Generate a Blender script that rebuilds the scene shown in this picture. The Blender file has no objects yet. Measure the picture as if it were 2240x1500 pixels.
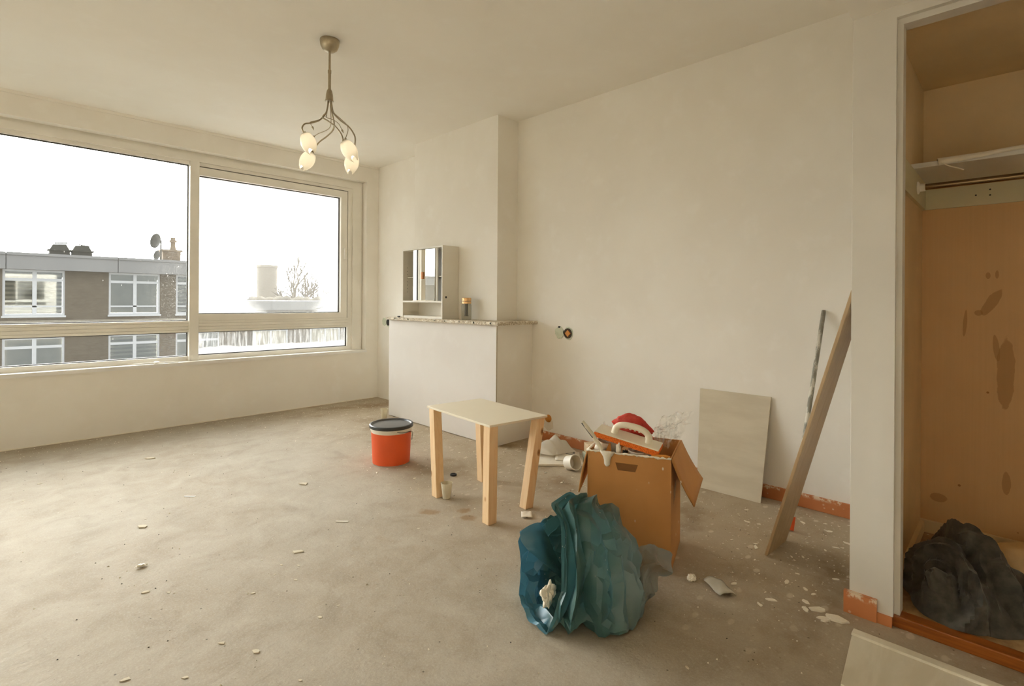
import bpy, bmesh, math, random
from mathutils import Vector, Matrix, noise
PI = math.pi
S = bpy.context.scene
COL = S.collection

# ------------------------------------------------------------------ camera
H_CAM, YAW, ROLL = 1.07, math.radians(44.53), 0.0065
fw = Vector((math.cos(YAW), math.sin(YAW), 0)); rt = Vector((math.sin(YAW), -math.cos(YAW), 0)); up = Vector((0, 0, 1))
cam = bpy.data.cameras.new('camera'); cam_o = bpy.data.objects.new('camera', cam); COL.objects.link(cam_o)
cr = (rt + ROLL * up).normalized(); cu = (up - ROLL * rt).normalized()
m = Matrix((cr, cu, -fw)).transposed().to_4x4(); m.translation = (0, 0, H_CAM)
cam_o.matrix_world = m
cam.sensor_width = 36.0; cam.lens = 36.0 * 1124 / 2240; cam.shift_y = (657.5 - 750) / 2240
cam.clip_start = 0.02; cam.clip_end = 400
S.camera = cam_o

# ------------------------------------------------------------------ view, sky, sun
S.view_settings.view_transform = 'Standard'; S.view_settings.look = 'None'
S.view_settings.exposure = 1.92; S.view_settings.gamma = 1.0
S.view_settings.use_curve_mapping = False
S.cycles.use_denoising = True
S.cycles.max_bounces = 9; S.cycles.diffuse_bounces = 7; S.cycles.glossy_bounces = 2;
S.cycles.use_adaptive_sampling = True; S.cycles.adaptive_threshold = 0.05; S.cycles.transparent_max_bounces = 10
S.cycles.sample_clamp_indirect = 12.0
S.cycles.caustics_reflective = False; S.cycles.caustics_refractive = False
SUN = Vector((0.232, 0.969, 0.083)).normalized()

def sky():
    w = bpy.data.worlds.new('hazy_sky'); S.world = w; w.use_nodes = True
    nt = w.node_tree; nt.nodes.clear(); N = nt.nodes; L = nt.links.new
    tc = N.new('ShaderNodeTexCoord')
    dot = N.new('ShaderNodeVectorMath'); dot.operation = 'DOT_PRODUCT'; dot.inputs[1].default_value = SUN
    nrm = N.new('ShaderNodeVectorMath'); nrm.operation = 'NORMALIZE'
    L(tc.outputs['Generated'], nrm.inputs[0]); L(nrm.outputs[0], dot.inputs[0])
    def math_(op, a, b):
        n = N.new('ShaderNodeMath'); n.operation = op
        for i, x in enumerate((a, b)):
            if isinstance(x, (int, float)): n.inputs[i].default_value = x
            else: L(x, n.inputs[i])
        return n.outputs[0]
    d = math_('MAXIMUM', dot.outputs['Value'], 0.0)
    broad = math_('MULTIPLY', math_('POWER', d, 2.0), 7.0)
    mid = math_('MULTIPLY', math_('POWER', d, 40.0), 2.5)
    core = math_('MULTIPLY', math_('POWER', d, 900.0), 22.0)
    amt = math_('ADD', math_('ADD', broad, mid), math_('ADD', core, SKY_BASE))
    col = N.new('ShaderNodeMixRGB'); col.inputs[1].default_value = (0.92, 0.965, 1.0, 1); col.inputs[2].default_value = (1.0, 0.975, 0.93, 1)
    L(math_('POWER', d, 4.0), col.inputs[0])
    bg = N.new('ShaderNodeBackground'); out = N.new('ShaderNodeOutputWorld')
    L(col.outputs[0], bg.inputs[0]); L(amt, bg.inputs[1]); L(bg.outputs[0], out.inputs[0])
SKY_BASE = 0.42
sky()
sl = bpy.data.lights.new('low_sun', 'SUN'); sl.energy = 1.2; sl.angle = math.radians(2.5); sl.color = (1.0, 0.86, 0.66)
so = bpy.data.objects.new('low_sun', sl); COL.objects.link(so)
so.rotation_euler = SUN.to_track_quat('Z', 'Y').to_euler()

# ------------------------------------------------------------------ material helpers
class NT:
    def __init__(s, name):
        s.m = bpy.data.materials.new(name); s.m.use_nodes = True
        s.t = s.m.node_tree; s.t.nodes.clear(); s.N = s.t.nodes
        s.out = s.N.new('ShaderNodeOutputMaterial')
        s.tc = s.N.new('ShaderNodeTexCoord').outputs['Object']
    def put(s, sock, x):
        if x is None: return
        if isinstance(x, (int, float)): sock.default_value = x
        elif isinstance(x, (tuple, list)):
            sock.default_value = tuple(x) + (1,) if len(x) == 3 and sock.type == 'RGBA' else tuple(x)
        else: s.t.links.new(x, sock)
    def math(s, op, a, b=None, clamp=False):
        n = s.N.new('ShaderNodeMath'); n.operation = op; n.use_clamp = clamp
        s.put(n.inputs[0], a); s.put(n.inputs[1], b); return n.outputs[0]
    def map(s, scale=(1, 1, 1), loc=(0, 0, 0), rot=(0, 0, 0), src=None):
        n = s.N.new('ShaderNodeMapping'); s.put(n.inputs[0], src or s.tc)
        n.inputs['Scale'].default_value = scale; n.inputs['Location'].default_value = loc; n.inputs['Rotation'].default_value = rot
        return n.outputs[0]
    def noise(s, scale, detail=4, rough=.55, vec=None, dist=0):
        n = s.N.new('ShaderNodeTexNoise'); s.put(n.inputs['Vector'], vec or s.tc)
        n.inputs['Scale'].default_value = scale; n.inputs['Detail'].default_value = detail
        n.inputs['Roughness'].default_value = rough; n.inputs['Distortion'].default_value = dist
        return n.outputs['Fac']
    def voro(s, scale, vec=None, feature='F1', out='Distance', rnd=1):
        n = s.N.new('ShaderNodeTexVoronoi'); n.feature = feature; s.put(n.inputs['Vector'], vec or s.tc)
        n.inputs['Scale'].default_value = scale; n.inputs['Randomness'].default_value = rnd
        return n.outputs[out]
    def wave(s, scale, vec=None, dist=0, axis='X', detail=2):
        n = s.N.new('ShaderNodeTexWave'); n.bands_direction = axis; s.put(n.inputs['Vector'], vec or s.tc)
        n.inputs['Scale'].default_value = scale; n.inputs['Distortion'].default_value = dist; n.inputs['Detail'].default_value = detail
        return n.outputs['Fac']
    def step(s, x, lo, hi, a=0.0, b=1.0):
        n = s.N.new('ShaderNodeMapRange'); n.interpolation_type = 'SMOOTHSTEP'; s.put(n.inputs[0], x)
        for i, v in enumerate((lo, hi, a, b)): n.inputs[i + 1].default_value = v
        return n.outputs[0]
    def mix(s, f, a, b):
        n = s.N.new('ShaderNodeMixRGB'); s.put(n.inputs[0], f); s.put(n.inputs[1], a); s.put(n.inputs[2], b); return n.outputs[0]
    def xyz(s, src=None):
        n = s.N.new('ShaderNodeSeparateXYZ'); s.put(n.inputs[0], src or s.tc); return n.outputs
    def bump(s, h, strength=.3, dist=.01):
        n = s.N.new('ShaderNodeBump'); s.put(n.inputs['Height'], h); n.inputs['Strength'].default_value = strength
        n.inputs['Distance'].default_value = dist; return n.outputs[0]
    def pr(s, color, rough=.6, normal=None, metal=0, spec=.5, **kw):
        n = s.N.new('ShaderNodeBsdfPrincipled'); s.put(n.inputs['Base Color'], color); s.put(n.inputs['Roughness'], rough)
        s.put(n.inputs['Metallic'], metal); s.put(n.inputs['Specular IOR Level'], spec)
        if normal is not None: s.t.links.new(normal, n.inputs['Normal'])
        for k, v in kw.items(): s.put(n.inputs[k.replace('_', ' ')], v)
        return n.outputs[0]
    def sh(s, kind, color=None, **kw):
        n = s.N.new('ShaderNodeBsdf' + kind)
        if color is not None: s.put(n.inputs['Color'], color)
        for k, v in kw.items(): s.put(n.inputs[k], v)
        return n.outputs[0]
    def mixsh(s, f, a, b):
        n = s.N.new('ShaderNodeMixShader'); s.put(n.inputs[0], f); s.t.links.new(a, n.inputs[1]); s.t.links.new(b, n.inputs[2]); return n.outputs[0]
    def done(s, surf):
        s.t.links.new(surf, s.out.inputs['Surface']); return s.m

def srgb(r, g, b):
    f = lambda c: (c / 255 / 12.92) if c <= 10 else ((c / 255 + .055) / 1.055) ** 2.4
    return (f(r), f(g), f(b))
def plain(name, col, rough=.6, var=.12, scale=8, bump=0, metal=0, spec=.5, **kw):
    k = NT(name); n = k.noise(scale, 4)
    c = k.mix(k.step(n, .3, .7), tuple(x * (1 - var) for x in col), tuple(min(1, x * (1 + var)) for x in col))
    nb = k.bump(k.noise(scale * 8, 3), bump, .004) if bump else None
    return k.done(k.pr(c, rough, nb, metal, spec, **kw))

M = {}
STAINS = ((.079, 1.075, .022, .055, .45), (.120, 1.03, .014, .012, 0), (.090, 1.19, .008, .014, 0), (.062, 1.195, .006, .018, 0), (.163, .985, .007, .06, .06), (.063, .885, .010, .055, -.1), (.034, .78, .028, .16, .02), (.03, .32, .014, .05, 0), (.25, .20, .03, .02, 0))
def build_materials():
    # plaster walls: off-white skim coat with soft trowel clouds
    def plaster(name, c1, c2, c3):
        k = NT(name); a = k.noise(1.6, 3, .6); b = k.noise(7, 3, .6)
        c = k.mix(k.step(a, .35, .65), c1, c2); c = k.mix(k.math('MULTIPLY', k.step(b, .52, .75), .5), c, c3)
        h = k.noise(4, 3)
        return k.done(k.pr(c, .85, k.bump(h, .1, .01), spec=.3))
    M['wall'] = plaster('skim_plaster', srgb(237, 232, 222), srgb(241, 237, 228), srgb(244, 241, 234))
    M['ceil'] = plaster('ceiling_paint', srgb(240, 235, 225), srgb(242, 238, 229), srgb(244, 241, 233))
    M['panel'] = plaster('white_panel', srgb(226, 222, 217), srgb(229, 226, 221), srgb(232, 229, 225))
    # dusty concrete floor
    k = NT('dusty_concrete'); p = k.tc
    big = k.noise(.9, 5, .6); med = k.noise(5, 6, .65, dist=.5); fine = k.noise(38, 5, .7)
    c = k.mix(k.step(big, .35, .65), srgb(160, 147, 127), srgb(167, 157, 140))
    c = k.mix(k.math('MULTIPLY', k.step(med, .42, .75), .5), c, srgb(184, 176, 161))
    c = k.mix(k.math('MULTIPLY', k.step(med, .50, .25), .4), c, srgb(128, 113, 92))
    c = k.mix(k.math('MULTIPLY', k.step(fine, .42, .25), .5), c, srgb(122, 109, 90))
    micro = k.noise(150, 4, .7); c = k.mix(k.math('MULTIPLY', k.step(micro, .45, .7), .35), c, srgb(192, 184, 170))
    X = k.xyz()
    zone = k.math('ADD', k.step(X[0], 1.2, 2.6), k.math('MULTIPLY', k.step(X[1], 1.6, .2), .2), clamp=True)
    c = k.mix(k.math('MULTIPLY', zone, .3), c, srgb(192, 168, 130))  # tan dust tint to the right, also painted lighter to offset the shade there
    # trodden-in plaster splats, denser by the right-hand wall
    sv = k.voro(9, vec=k.map((1, 1.7, 1), rot=(0, 0, .7), src=k.mix(.12, p, k.N.new('ShaderNodeTexNoise').outputs['Color'])))
    spl = k.step(k.math('ADD', sv, k.math('MULTIPLY', k.noise(16, 4), .35)), .36, .27)
    c = k.mix(k.math('MULTIPLY', spl, k.math('MULTIPLY', zone, .85)), c, srgb(206, 194, 172))
    sp2 = k.step(k.math('ADD', k.voro(34), k.math('MULTIPLY', k.noise(40, 3), .3)), .34, .26)
    c = k.mix(k.math('MULTIPLY', sp2, k.math('ADD', k.math('MULTIPLY', zone, .42), .04)), c, srgb(216, 207, 190))
    dk = k.step(k.voro(13), .055, .03); c = k.mix(k.math('MULTIPLY', dk, .7), c, srgb(70, 62, 52))
    dirt = k.math('MULTIPLY', k.step(k.noise(2.3, 5, .6, vec=k.map(loc=(4, 2, 0))), .5, .72), k.math('MULTIPLY', zone, .7))
    c = k.mix(dirt, c, srgb(120, 94, 60))
    # two brown glue stains by the little table
    for (sx, sy, r) in ((1.56, 2.11, .055), (1.65, 1.925, .045), (1.70, 2.00, .04)):
        dx = k.math('SUBTRACT', X[0], sx); dy = k.math('SUBTRACT', X[1], sy)
        dd = k.math('SQRT', k.math('ADD', k.math('MULTIPLY', dx, dx), k.math('MULTIPLY', dy, dy)))
        dd = k.math('ADD', dd, k.math('MULTIPLY', k.math('SUBTRACT', k.noise(14, 3), .5), .09))
        c = k.mix(k.math('MULTIPLY', k.step(dd, r, r * .4), .62), c, srgb(138, 106, 64))
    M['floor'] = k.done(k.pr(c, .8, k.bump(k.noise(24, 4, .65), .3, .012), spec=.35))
    # painted things
    M['frame'] = plain('window_paint', srgb(236, 232, 222), .4, .03, 5)
    M['gasket'] = plain('black_gasket', srgb(60, 56, 48), .6)
    M['sill'] = plain('sill_paint', srgb(236, 234, 230), .3, .02)
    M['white'] = plain('white_gloss', srgb(216, 211, 201), .38, .03, 3)
    k = NT('orange_skirting'); n = k.noise(22, 4); sp = k.step(k.voro(26), .16, .08); sp = k.math('MULTIPLY', sp, k.step(k.noise(5), .45, .6))
    c = k.mix(k.step(k.noise(5), .3, .7), srgb(186, 112, 66), srgb(200, 128, 80))
    zz = k.xyz()[2]
    chips = k.math('MULTIPLY', k.step(zz, .05, .066), k.step(k.noise(18, 5, .7), .48, .58))
    c = k.mix(k.math('ADD', sp, chips, True), c, srgb(226, 206, 178))
    M['skirt'] = k.done(k.pr(c, .5, k.bump(n, .3, .004)))
    # woods
    def wood(name, a, b, scale=(40, 40, 2.2), rough=.6, knots=False):
        k = NT(name); g = k.noise(1, 5, .6, vec=k.map(scale), dist=1.2); c = k.mix(k.step(g, .3, .72), a, b)
        fine = k.noise(1, 3, .6, vec=k.map(tuple(v * 5 for v in scale))); c = k.mix(k.math('MULTIPLY', k.step(fine, .55, .8), .25), c, tuple(v * .6 for v in a))
        if knots:
            kv = k.voro(1, vec=k.map((9, 9, 5.5))); c = k.mix(k.step(kv, .13, .08), c, srgb(182, 130, 80)); c = k.mix(k.step(kv, .07, .045), c, srgb(134, 88, 50))
        return k.done(k.pr(c, rough, k.bump(g, .12, .002)))
    M['pine'] = wood('raw_pine', srgb(228, 190, 142), srgb(240, 210, 168), (30, 30, 2.0), .6, True)
    M['pine_block'] = wood('pale_pine', srgb(226, 200, 164), srgb(236, 214, 182), (3, 40, 40), .6)
    M['plank'] = wood('brown_plank', srgb(176, 148, 110), srgb(188, 161, 123), (30, 30, 1.2), .5)
    M['thresh'] = wood('varnished_threshold', srgb(128, 66, 18), srgb(166, 94, 34), (40, 3, 40), .35)
    k = NT('dirty_closet_floor'); n = k.noise(6, 5, .65); c = k.mix(k.step(n, .35, .7), srgb(132, 96, 58), srgb(190, 160, 116))
    c = k.mix(k.step(k.voro(24), .14, .08), c, srgb(220, 206, 180)); M['closetfloor'] = k.done(k.pr(c, .7, k.bump(n, .3, .01)))
    # closet veneer with fine vertical grain and dark glue marks
    k = NT('closet_veneer'); g = k.noise(1, 3, .6, vec=k.map((120, 120, 1.4))); b_ = k.noise(1.3, 4)
    c = k.mix(k.step(g, .3, .7), srgb(208, 166, 115), srgb(211, 169, 118)); c = k.mix(k.math('MULTIPLY', k.step(b_, .4, .7), .4), c, srgb(222, 184, 134))
    X = k.xyz(); wob = k.math('MULTIPLY', k.math('SUBTRACT', k.noise(22, 4), .5), 1.1)
    for (sy, sz, ry, rz_, tl) in STAINS:
        dy = k.math('ADD', k.math('SUBTRACT', X[1], sy), k.math('MULTIPLY', k.math('SUBTRACT', X[2], sz), tl)); dy = k.math('DIVIDE', dy, ry); dz_ = k.math('DIVIDE', k.math('SUBTRACT', X[2], sz), rz_)
        rr_ = k.math('ADD', k.math('ADD', k.math('MULTIPLY', dy, dy), k.math('MULTIPLY', dz_, dz_)), wob)
        c = k.mix(k.math('MULTIPLY', k.step(rr_, 1.0, .85), .6), c, srgb(166, 120, 66))
    c = k.mix(k.step(k.voro(7, vec=k.map(loc=(1, 3, 2))), .045, .03), c, srgb(160, 110, 56))
    M['veneer'] = k.done(k.pr(c, .6, k.bump(g, .1, .002)))
    M['closetside'] = plain('closet_side', srgb(208, 176, 128), .6, .06, 4)
    M['closetcream'] = plain('closet_cream', srgb(222, 198, 156), .7, .05, 3)
    M['cleat'] = plain('closet_cleat', srgb(206, 196, 158), .5, .04, 4)
    k = NT('chipboard_edge'); n = k.voro(120); c = k.mix(k.step(n, .2, .6), srgb(150, 134, 110), srgb(212, 200, 178)); c = k.mix(k.step(k.noise(30, 4), .55, .68), c, srgb(238, 234, 222))
    M['chip'] = k.done(k.pr(c, .8, k.bump(n, .4, .003)))
    M['laminate'] = plain('cabinet_white', srgb(230, 225, 213), .4, .02)
    M['steel'] = plain('brushed_nickel', srgb(176, 164, 140), .32, .05, 60, metal=1)
    M['rod'] = plain('chrome_rod', srgb(150, 128, 98), .25, .05, metal=1)
    k = NT('mirror_glass'); M['mirror'] = k.done(k.pr((.93, .94, .93), .01, metal=1))
    M['gold'] = plain('copper_lid', srgb(222, 178, 128), .25, .04, metal=1)
    M['copper'] = plain('copper_pull', srgb(206, 134, 70), .5, .05)
    M['darkplastic'] = plain('dark_plastic', srgb(66, 66, 64), .4)
    M['black'] = plain('black_bits', srgb(40, 37, 33), .6)
    M['orange'] = plain('orange_label', srgb(232, 94, 42), .5, .02)
    M['lid'] = plain('grey_lid', srgb(92, 92, 92), .3, .06)
    M['lidrim'] = plain('lid_rim', srgb(58, 60, 60), .35)
    M['tub'] = plain('white_plastic', srgb(232, 226, 212), .4, .03)
    k = NT('translucent_cup'); M['cup'] = k.done(k.mixsh(.45, k.sh('Diffuse', srgb(236, 230, 212)), k.sh('Translucent', srgb(240, 234, 216))))
    M['tabletop'] = plain('table_melamine', srgb(232, 222, 200), .5, .02, 3)
    k = NT('grey_cement_board'); n = k.noise(1, 5, .6, vec=k.map((3, 3, 14))); c = k.mix(k.step(n, .35, .7), srgb(200, 189, 166), srgb(210, 200, 178))
    c = k.mix(k.math('MULTIPLY', k.step(k.noise(9, 5, .6), .58, .75), .4), c, srgb(214, 205, 184)); M['board'] = k.done(k.pr(c, .8, k.bump(n, .15, .003)))
    k = NT('paint_spattered_pole'); n = k.noise(26, 5, .65, vec=k.map((1, 1, .35))); c = k.mix(k.step(n, .46, .58), srgb(136, 132, 120), srgb(208, 202, 188)); c = k.mix(k.math('MULTIPLY', k.step(k.xyz()[2], .86, .98), .7), c, srgb(128, 122, 110))
    M['pole'] = k.done(k.pr(c, .6))
    # cardboard with plaster spatters
    k = NT('cardboard'); n = k.noise(3, 4); c = k.mix(k.step(n, .3, .7), srgb(190, 132, 72), srgb(202, 145, 84))
    sp = k.step(k.voro(24, vec=k.map((1, 1, .55))), .11, .06); sp = k.math('MULTIPLY', sp, k.step(k.noise(4, 2), .45, .6)); c = k.mix(sp, c, srgb(232, 220, 198))
    M['card'] = k.done(k.pr(c, .75, k.bump(k.wave(90, axis='Z'), .04, .001)))
    k = NT('cardboard_inside'); M['card_in'] = k.done(k.pr(k.mix(k.noise(9), srgb(178, 126, 70), srgb(200, 150, 92)), .8))
    M['plaster'] = plain('dried_plaster', srgb(236, 228, 210), .8, .05, 20, .3)
    M['tanchip'] = plain('dusty_tan_plaster', srgb(204, 193, 170), .85, .06, 20, .3)
    M['card_dark'] = plain('cardboard_cut', srgb(132, 86, 42), .8)
    M['paper'] = plain('dirty_paper', srgb(228, 219, 202), .8, .06, 10)
    k = NT('orange_sponge'); n = k.voro(220); M['sponge'] = k.done(k.pr(k.mix(k.step(n, .2, .5), srgb(198, 86, 16), srgb(240, 122, 38)), .9, k.bump(n, .6, .003)))
    M['ivory'] = plain('ivory_plastic', srgb(236, 226, 204), .4, .03)
    k = NT('red_cloth'); n = k.noise(14, 5); c = k.mix(k.step(n, .35, .7), srgb(190, 58, 48), srgb(216, 92, 80)); c = k.mix(k.step(k.noise(9, 4, .6, vec=k.map(loc=(3, 0, 0))), .66, .72), c, srgb(226, 190, 170))
    M['rag'] = k.done(k.pr(c, .9, k.bump(n, .3, .004)))
    # plastic bag: teal, glossy, slightly translucent, plaster-flecked
    k = NT('teal_bag_film'); n = k.noise(5, 3); c = k.mix(k.step(n, .35, .68), srgb(62, 98, 99), srgb(86, 122, 117))
    fl = k.math('MULTIPLY', k.step(k.voro(38), .12, .06), k.step(k.noise(6, 2), .5, .62)); c = k.mix(fl, c, srgb(222, 216, 200))
    X = k.xyz(); lat = k.math('SUBTRACT', k.math('MULTIPLY', X[0], .701), k.math('MULTIPLY', X[1], .713))
    c = k.mix(k.math('MULTIPLY', k.step(k.math('ADD', lat, k.math('MULTIPLY', k.noise(9, 3), .12)), .385, .46), .7), c, srgb(120, 128, 121))
    blue = k.step(lat, .14, .105); c = k.mix(blue, c, srgb(78, 130, 152))
    s1 = k.pr(c, .3, k.bump(k.noise(20, 4), .15, .004), spec=.6); s2 = k.sh('Translucent', k.mix(blue, srgb(70, 112, 112), srgb(66, 116, 136)))
    M['bag'] = k.done(k.mixsh(.2, s1, s2))
    k = NT('smoky_bag_film'); n = k.noise(9, 3); s1 = k.pr(k.mix(n, srgb(108, 122, 118), srgb(150, 154, 148)), .28, k.bump(k.noise(20, 4), .2, .004), spec=.6)
    M['bag2'] = k.done(k.mixsh(.22, k.mixsh(.3, s1, k.sh('Translucent', srgb(120, 140, 140))), k.sh('Transparent', (1, 1, 1))))
    k = NT('clear_film'); g = k.sh('Glossy', (1, 1, 1), Roughness=.12); tr = k.sh('Transparent', (.97, .97, .96)); df = k.mixsh(.5, k.sh('Diffuse', srgb(230, 226, 216)), k.sh('Translucent', srgb(230, 226, 216)))
    M['film'] = k.done(k.mixsh(k.math('MULTIPLY', k.step(k.noise(30, 4), .5, .75), .3), k.mixsh(.13, tr, g), df))
    k = NT('white_thin_plastic'); M['wfilm'] = k.done(k.mixsh(.35, k.pr(srgb(232, 226, 214), .35), k.sh('Translucent', srgb(236, 232, 222))))
    k = NT('black_velour'); n = k.noise(30, 4); c = k.mix(k.step(n, .3, .75), srgb(50, 48, 42), srgb(84, 81, 72))
    c = k.mix(k.math('MULTIPLY', k.step(k.noise(7, 4, .6), .5, .75), .35), c, srgb(108, 104, 94))
    M['velour'] = k.done(k.pr(c, .85, k.bump(n, .3, .003), Sheen_Weight=.25))
    M['marble'] = None
    k = NT('pale_marbled_laminate'); n = k.noise(2, 5, .6, vec=k.map((1, 5, 1), rot=(0, 0, .5)), dist=1.5); M['marble'] = k.done(k.pr(k.mix(k.step(n, .35, .7), srgb(212, 204, 182), srgb(226, 219, 200)), .4))
    M['pillow'] = plain('cream_cloth', srgb(230, 204, 160), .9, .04, 20, .3)
    M['patch'] = plain('filler_patch', srgb(206, 212, 192), .85, .06, 30, .3)
    M['socket_dark'] = plain('socket_recess', srgb(70, 52, 30), .7)
    M['socket_orange'] = plain('socket_cap', srgb(206, 136, 50), .5)
    M['foil'] = plain('grey_sandpaper', srgb(188, 182, 164), .45, .06, 30)
    # frosted lamp glass
    k = NT('opal_glass'); M['opal'] = k.done(k.mixsh(.4, k.pr(srgb(238, 233, 222), .2), k.sh('Translucent', (.8, .78, .73))))
    k = NT('lit_bulb'); e = k.N.new('ShaderNodeEmission'); e.inputs[0].default_value = (1, .9, .74, 1); e.inputs[1].default_value = 4.5; M['bulb'] = k.done(e.outputs[0])
    # glazing
    k = NT('dirty_glass'); tr = k.sh('Transparent', (.97, .98, .97)); gl = k.sh('Glossy', (1, 1, 1), Roughness=.02)
    fr = k.N.new('ShaderNodeFresnel'); fr.inputs[0].default_value = 1.45
    base = k.mixsh(k.math('MULTIPLY', fr.outputs[0], .3), tr, gl)
    X = k.xyz()
    dots = k.math('MULTIPLY', k.step(k.voro(34, vec=k.map((1, 1, .45))), .12, .05), k.step(k.noise(3.2, 1), .47, .62))
    gate = k.step(k.noise(3.2, 1), .47, .62); run = k.math('MULTIPLY', k.step(k.voro(15, vec=k.map((1, 1, .1), loc=(.3, 0, 0))), .07, .03), gate)
    dust = k.math('MULTIPLY', k.step(k.noise(240, 0), .62, .72), k.step(X[0], .75, 1.2, 0, .35))
    dirt = k.math('MULTIPLY', k.math('ADD', k.math('ADD', dots, run), dust, True), .55)
    haze = k.math('ADD', dirt, .012, True)
    df = k.mixsh(.6, k.sh('Diffuse', srgb(215, 210, 200)), k.sh('Translucent', (.5, .49, .46)))
    M['glass'] = k.done(k.mixsh(haze, base, df))
    def frosty(name, low):
        k = NT(name); tr = k.sh('Transparent', (.97, .98, .97)); gl = k.sh('Glossy', (1, 1, 1), Roughness=.05); base = k.mixsh(.05, tr, gl)
        X = k.xyz(); wob = k.math('MULTIPLY', k.math('SUBTRACT', k.noise(5, 3, .65), .5), .55)
        if not low:
            # clear island wiped low in the middle, frost towards every edge
            ex = k.math('DIVIDE', k.math('SUBTRACT', X[0], 2.05), .62); ez = k.math('DIVIDE', k.math('SUBTRACT', X[2], 1.18), .58)
            r = k.math('SQRT', k.math('ADD', k.math('MULTIPLY', ex, ex), k.math('MULTIPLY', ez, ez)))
            f = k.step(k.math('ADD', r, wob), .45, 1.15, .06, .85)
            streak = k.step(k.noise(1, 5, .6, vec=k.map((2.2, 1, 9), rot=(0, .12, 0)), dist=.8), .63, .72)
            f = k.math('SUBTRACT', f, k.math('MULTIPLY', streak, .3), True)
        else:
            hz = k.math('ADD', k.math('SUBTRACT', X[2], .6), k.math('MULTIPLY', wob, .1))
            drip = k.noise(1, 5, .7, vec=k.map((60, 1, 5)))
            f = k.math('MAXIMUM', k.step(hz, .05, .0, .0, .8), k.math('ADD', k.step(drip, .42, .68, .02, .22), .02), True)
        df = k.mixsh(.72, k.sh('Diffuse', srgb(222, 220, 214)), k.sh('Translucent', (.5, .5, .49)))
        return k.done(k.mixsh(f, base, df))
    M['frost'] = frosty('frosted_glass', False); M['frost_low'] = frosty('condensation_glass', True)
    # outdoors
    k = NT('far_brick'); n = k.noise(3, 5, .6); c = k.mix(n, srgb(104, 94, 80), srgb(126, 114, 98))
    br = k.N.new('ShaderNodeTexBrick'); k.put(br.inputs['Vector'], k.map((1, 1, 1), rot=(PI / 2, 0, 0))); br.inputs['Scale'].default_value = 4.2
    br.inputs['Color1'].default_value = (1, 1, 1, 1); br.inputs['Color2'].default_value = (.86, .84, .8, 1); br.inputs['Mortar'].default_value = (1.1, 1.08, 1.05, 1)
    mx = k.N.new('ShaderNodeMixRGB'); mx.blend_type = 'MULTIPLY'; mx.inputs[0].default_value = 1; k.put(mx.inputs[1], c); k.put(mx.inputs[2], br.outputs[0])
    M['brick'] = k.done(k.pr(mx.outputs[0], .9))
    M['ledge'] = plain('pale_brick_ledge', srgb(160, 150, 134), .9)
    M['fascia'] = plain('zinc_fascia', srgb(146, 143, 141), .6, .05, .6)
    M['upvc'] = plain('white_window_bars', srgb(214, 213, 214), .4, .02)
    k = NT('far_pane'); gl = k.sh('Glossy', (.8, .8, .8), Roughness=.03); fr = k.N.new('ShaderNodeFresnel'); fr.inputs[0].default_value = 1.5
    M['farglass'] = k.done(k.mixsh(k.math('ADD', fr.outputs[0], .06), k.sh('Transparent', (.8, .82, .8)), gl))
    k = NT('slatted_blind'); M['blind'] = k.done(k.pr(k.mix(k.step(k.wave(1.9, axis='Z'), .35, .65), srgb(128, 120, 104), srgb(198, 190, 172)), .9))
    M['curtain'] = plain('pale_curtain', srgb(186, 178, 162), .9, .15, 1.5)
    M['ventbox'] = plain('roof_vent_grey', srgb(72, 68, 58), .8)
    M['chimneybrick'] = plain('chimney_brick', srgb(136, 118, 96), .9)
    M['concrete'] = plain('tower_concrete', srgb(150, 140, 126), .9, .06, .4)
    M['bark'] = plain('bare_bark', srgb(104, 90, 72), .9)
    M['hedge'] = plain('winter_hedge', srgb(112, 102, 84), .95, .2, 1)
    M['ground'] = plain('outside_ground', srgb(120, 116, 104), .95, .1, .2)
build_materials()

# ------------------------------------------------------------------ mesh helpers
def link(name, me, mat, parent=None, smooth=False):
    o = bpy.data.objects.new(name, me); COL.objects.link(o)
    if mat is not None: me.materials.append(mat if not isinstance(mat, str) else M[mat])
    if parent is not None: o.parent = parent
    if smooth:
        for p in me.polygons: p.use_smooth = True
    return o
def fin(name, bm, mat, parent=None, smooth=False, bevel=0, angle=None):
    if bevel:
        bmesh.ops.bevel(bm, geom=list(bm.edges), offset=bevel, segments=2, profile=.6, affect='EDGES', clamp_overlap=True)
    bmesh.ops.recalc_face_normals(bm, faces=bm.faces)
    me = bpy.data.meshes.new(name); bm.to_mesh(me); bm.free()
    o = link(name, me, mat, parent, smooth)
    if smooth and angle:
        me.set_sharp_from_angle(angle=math.radians(angle))
    return o
def abox(bm, x0, x1, y0, y1, z0, z1, mtx=None):
    vs = [bm.verts.new(Vector(p) if mtx is None else mtx @ Vector(p)) for p in
          ((x0, y0, z0), (x1, y0, z0), (x1, y1, z0), (x0, y1, z0), (x0, y0, z1), (x1, y0, z1), (x1, y1, z1), (x0, y1, z1))]
    for f in ((0, 3, 2, 1), (4, 5, 6, 7), (0, 1, 5, 4), (1, 2, 6, 5), (2, 3, 7, 6), (3, 0, 4, 7)): bm.faces.new([vs[i] for i in f])
def box(name, x0, x1, y0, y1, z0, z1, mat, parent=None, bevel=0, mtx=None):
    bm = bmesh.new(); abox(bm, x0, x1, y0, y1, z0, z1, mtx); return fin(name, bm, mat, parent, bevel=bevel)
def boxes(name, L, mat, parent=None):
    bm = bmesh.new()
    for b in L: abox(bm, *b)
    return fin(name, bm, mat, parent)
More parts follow.
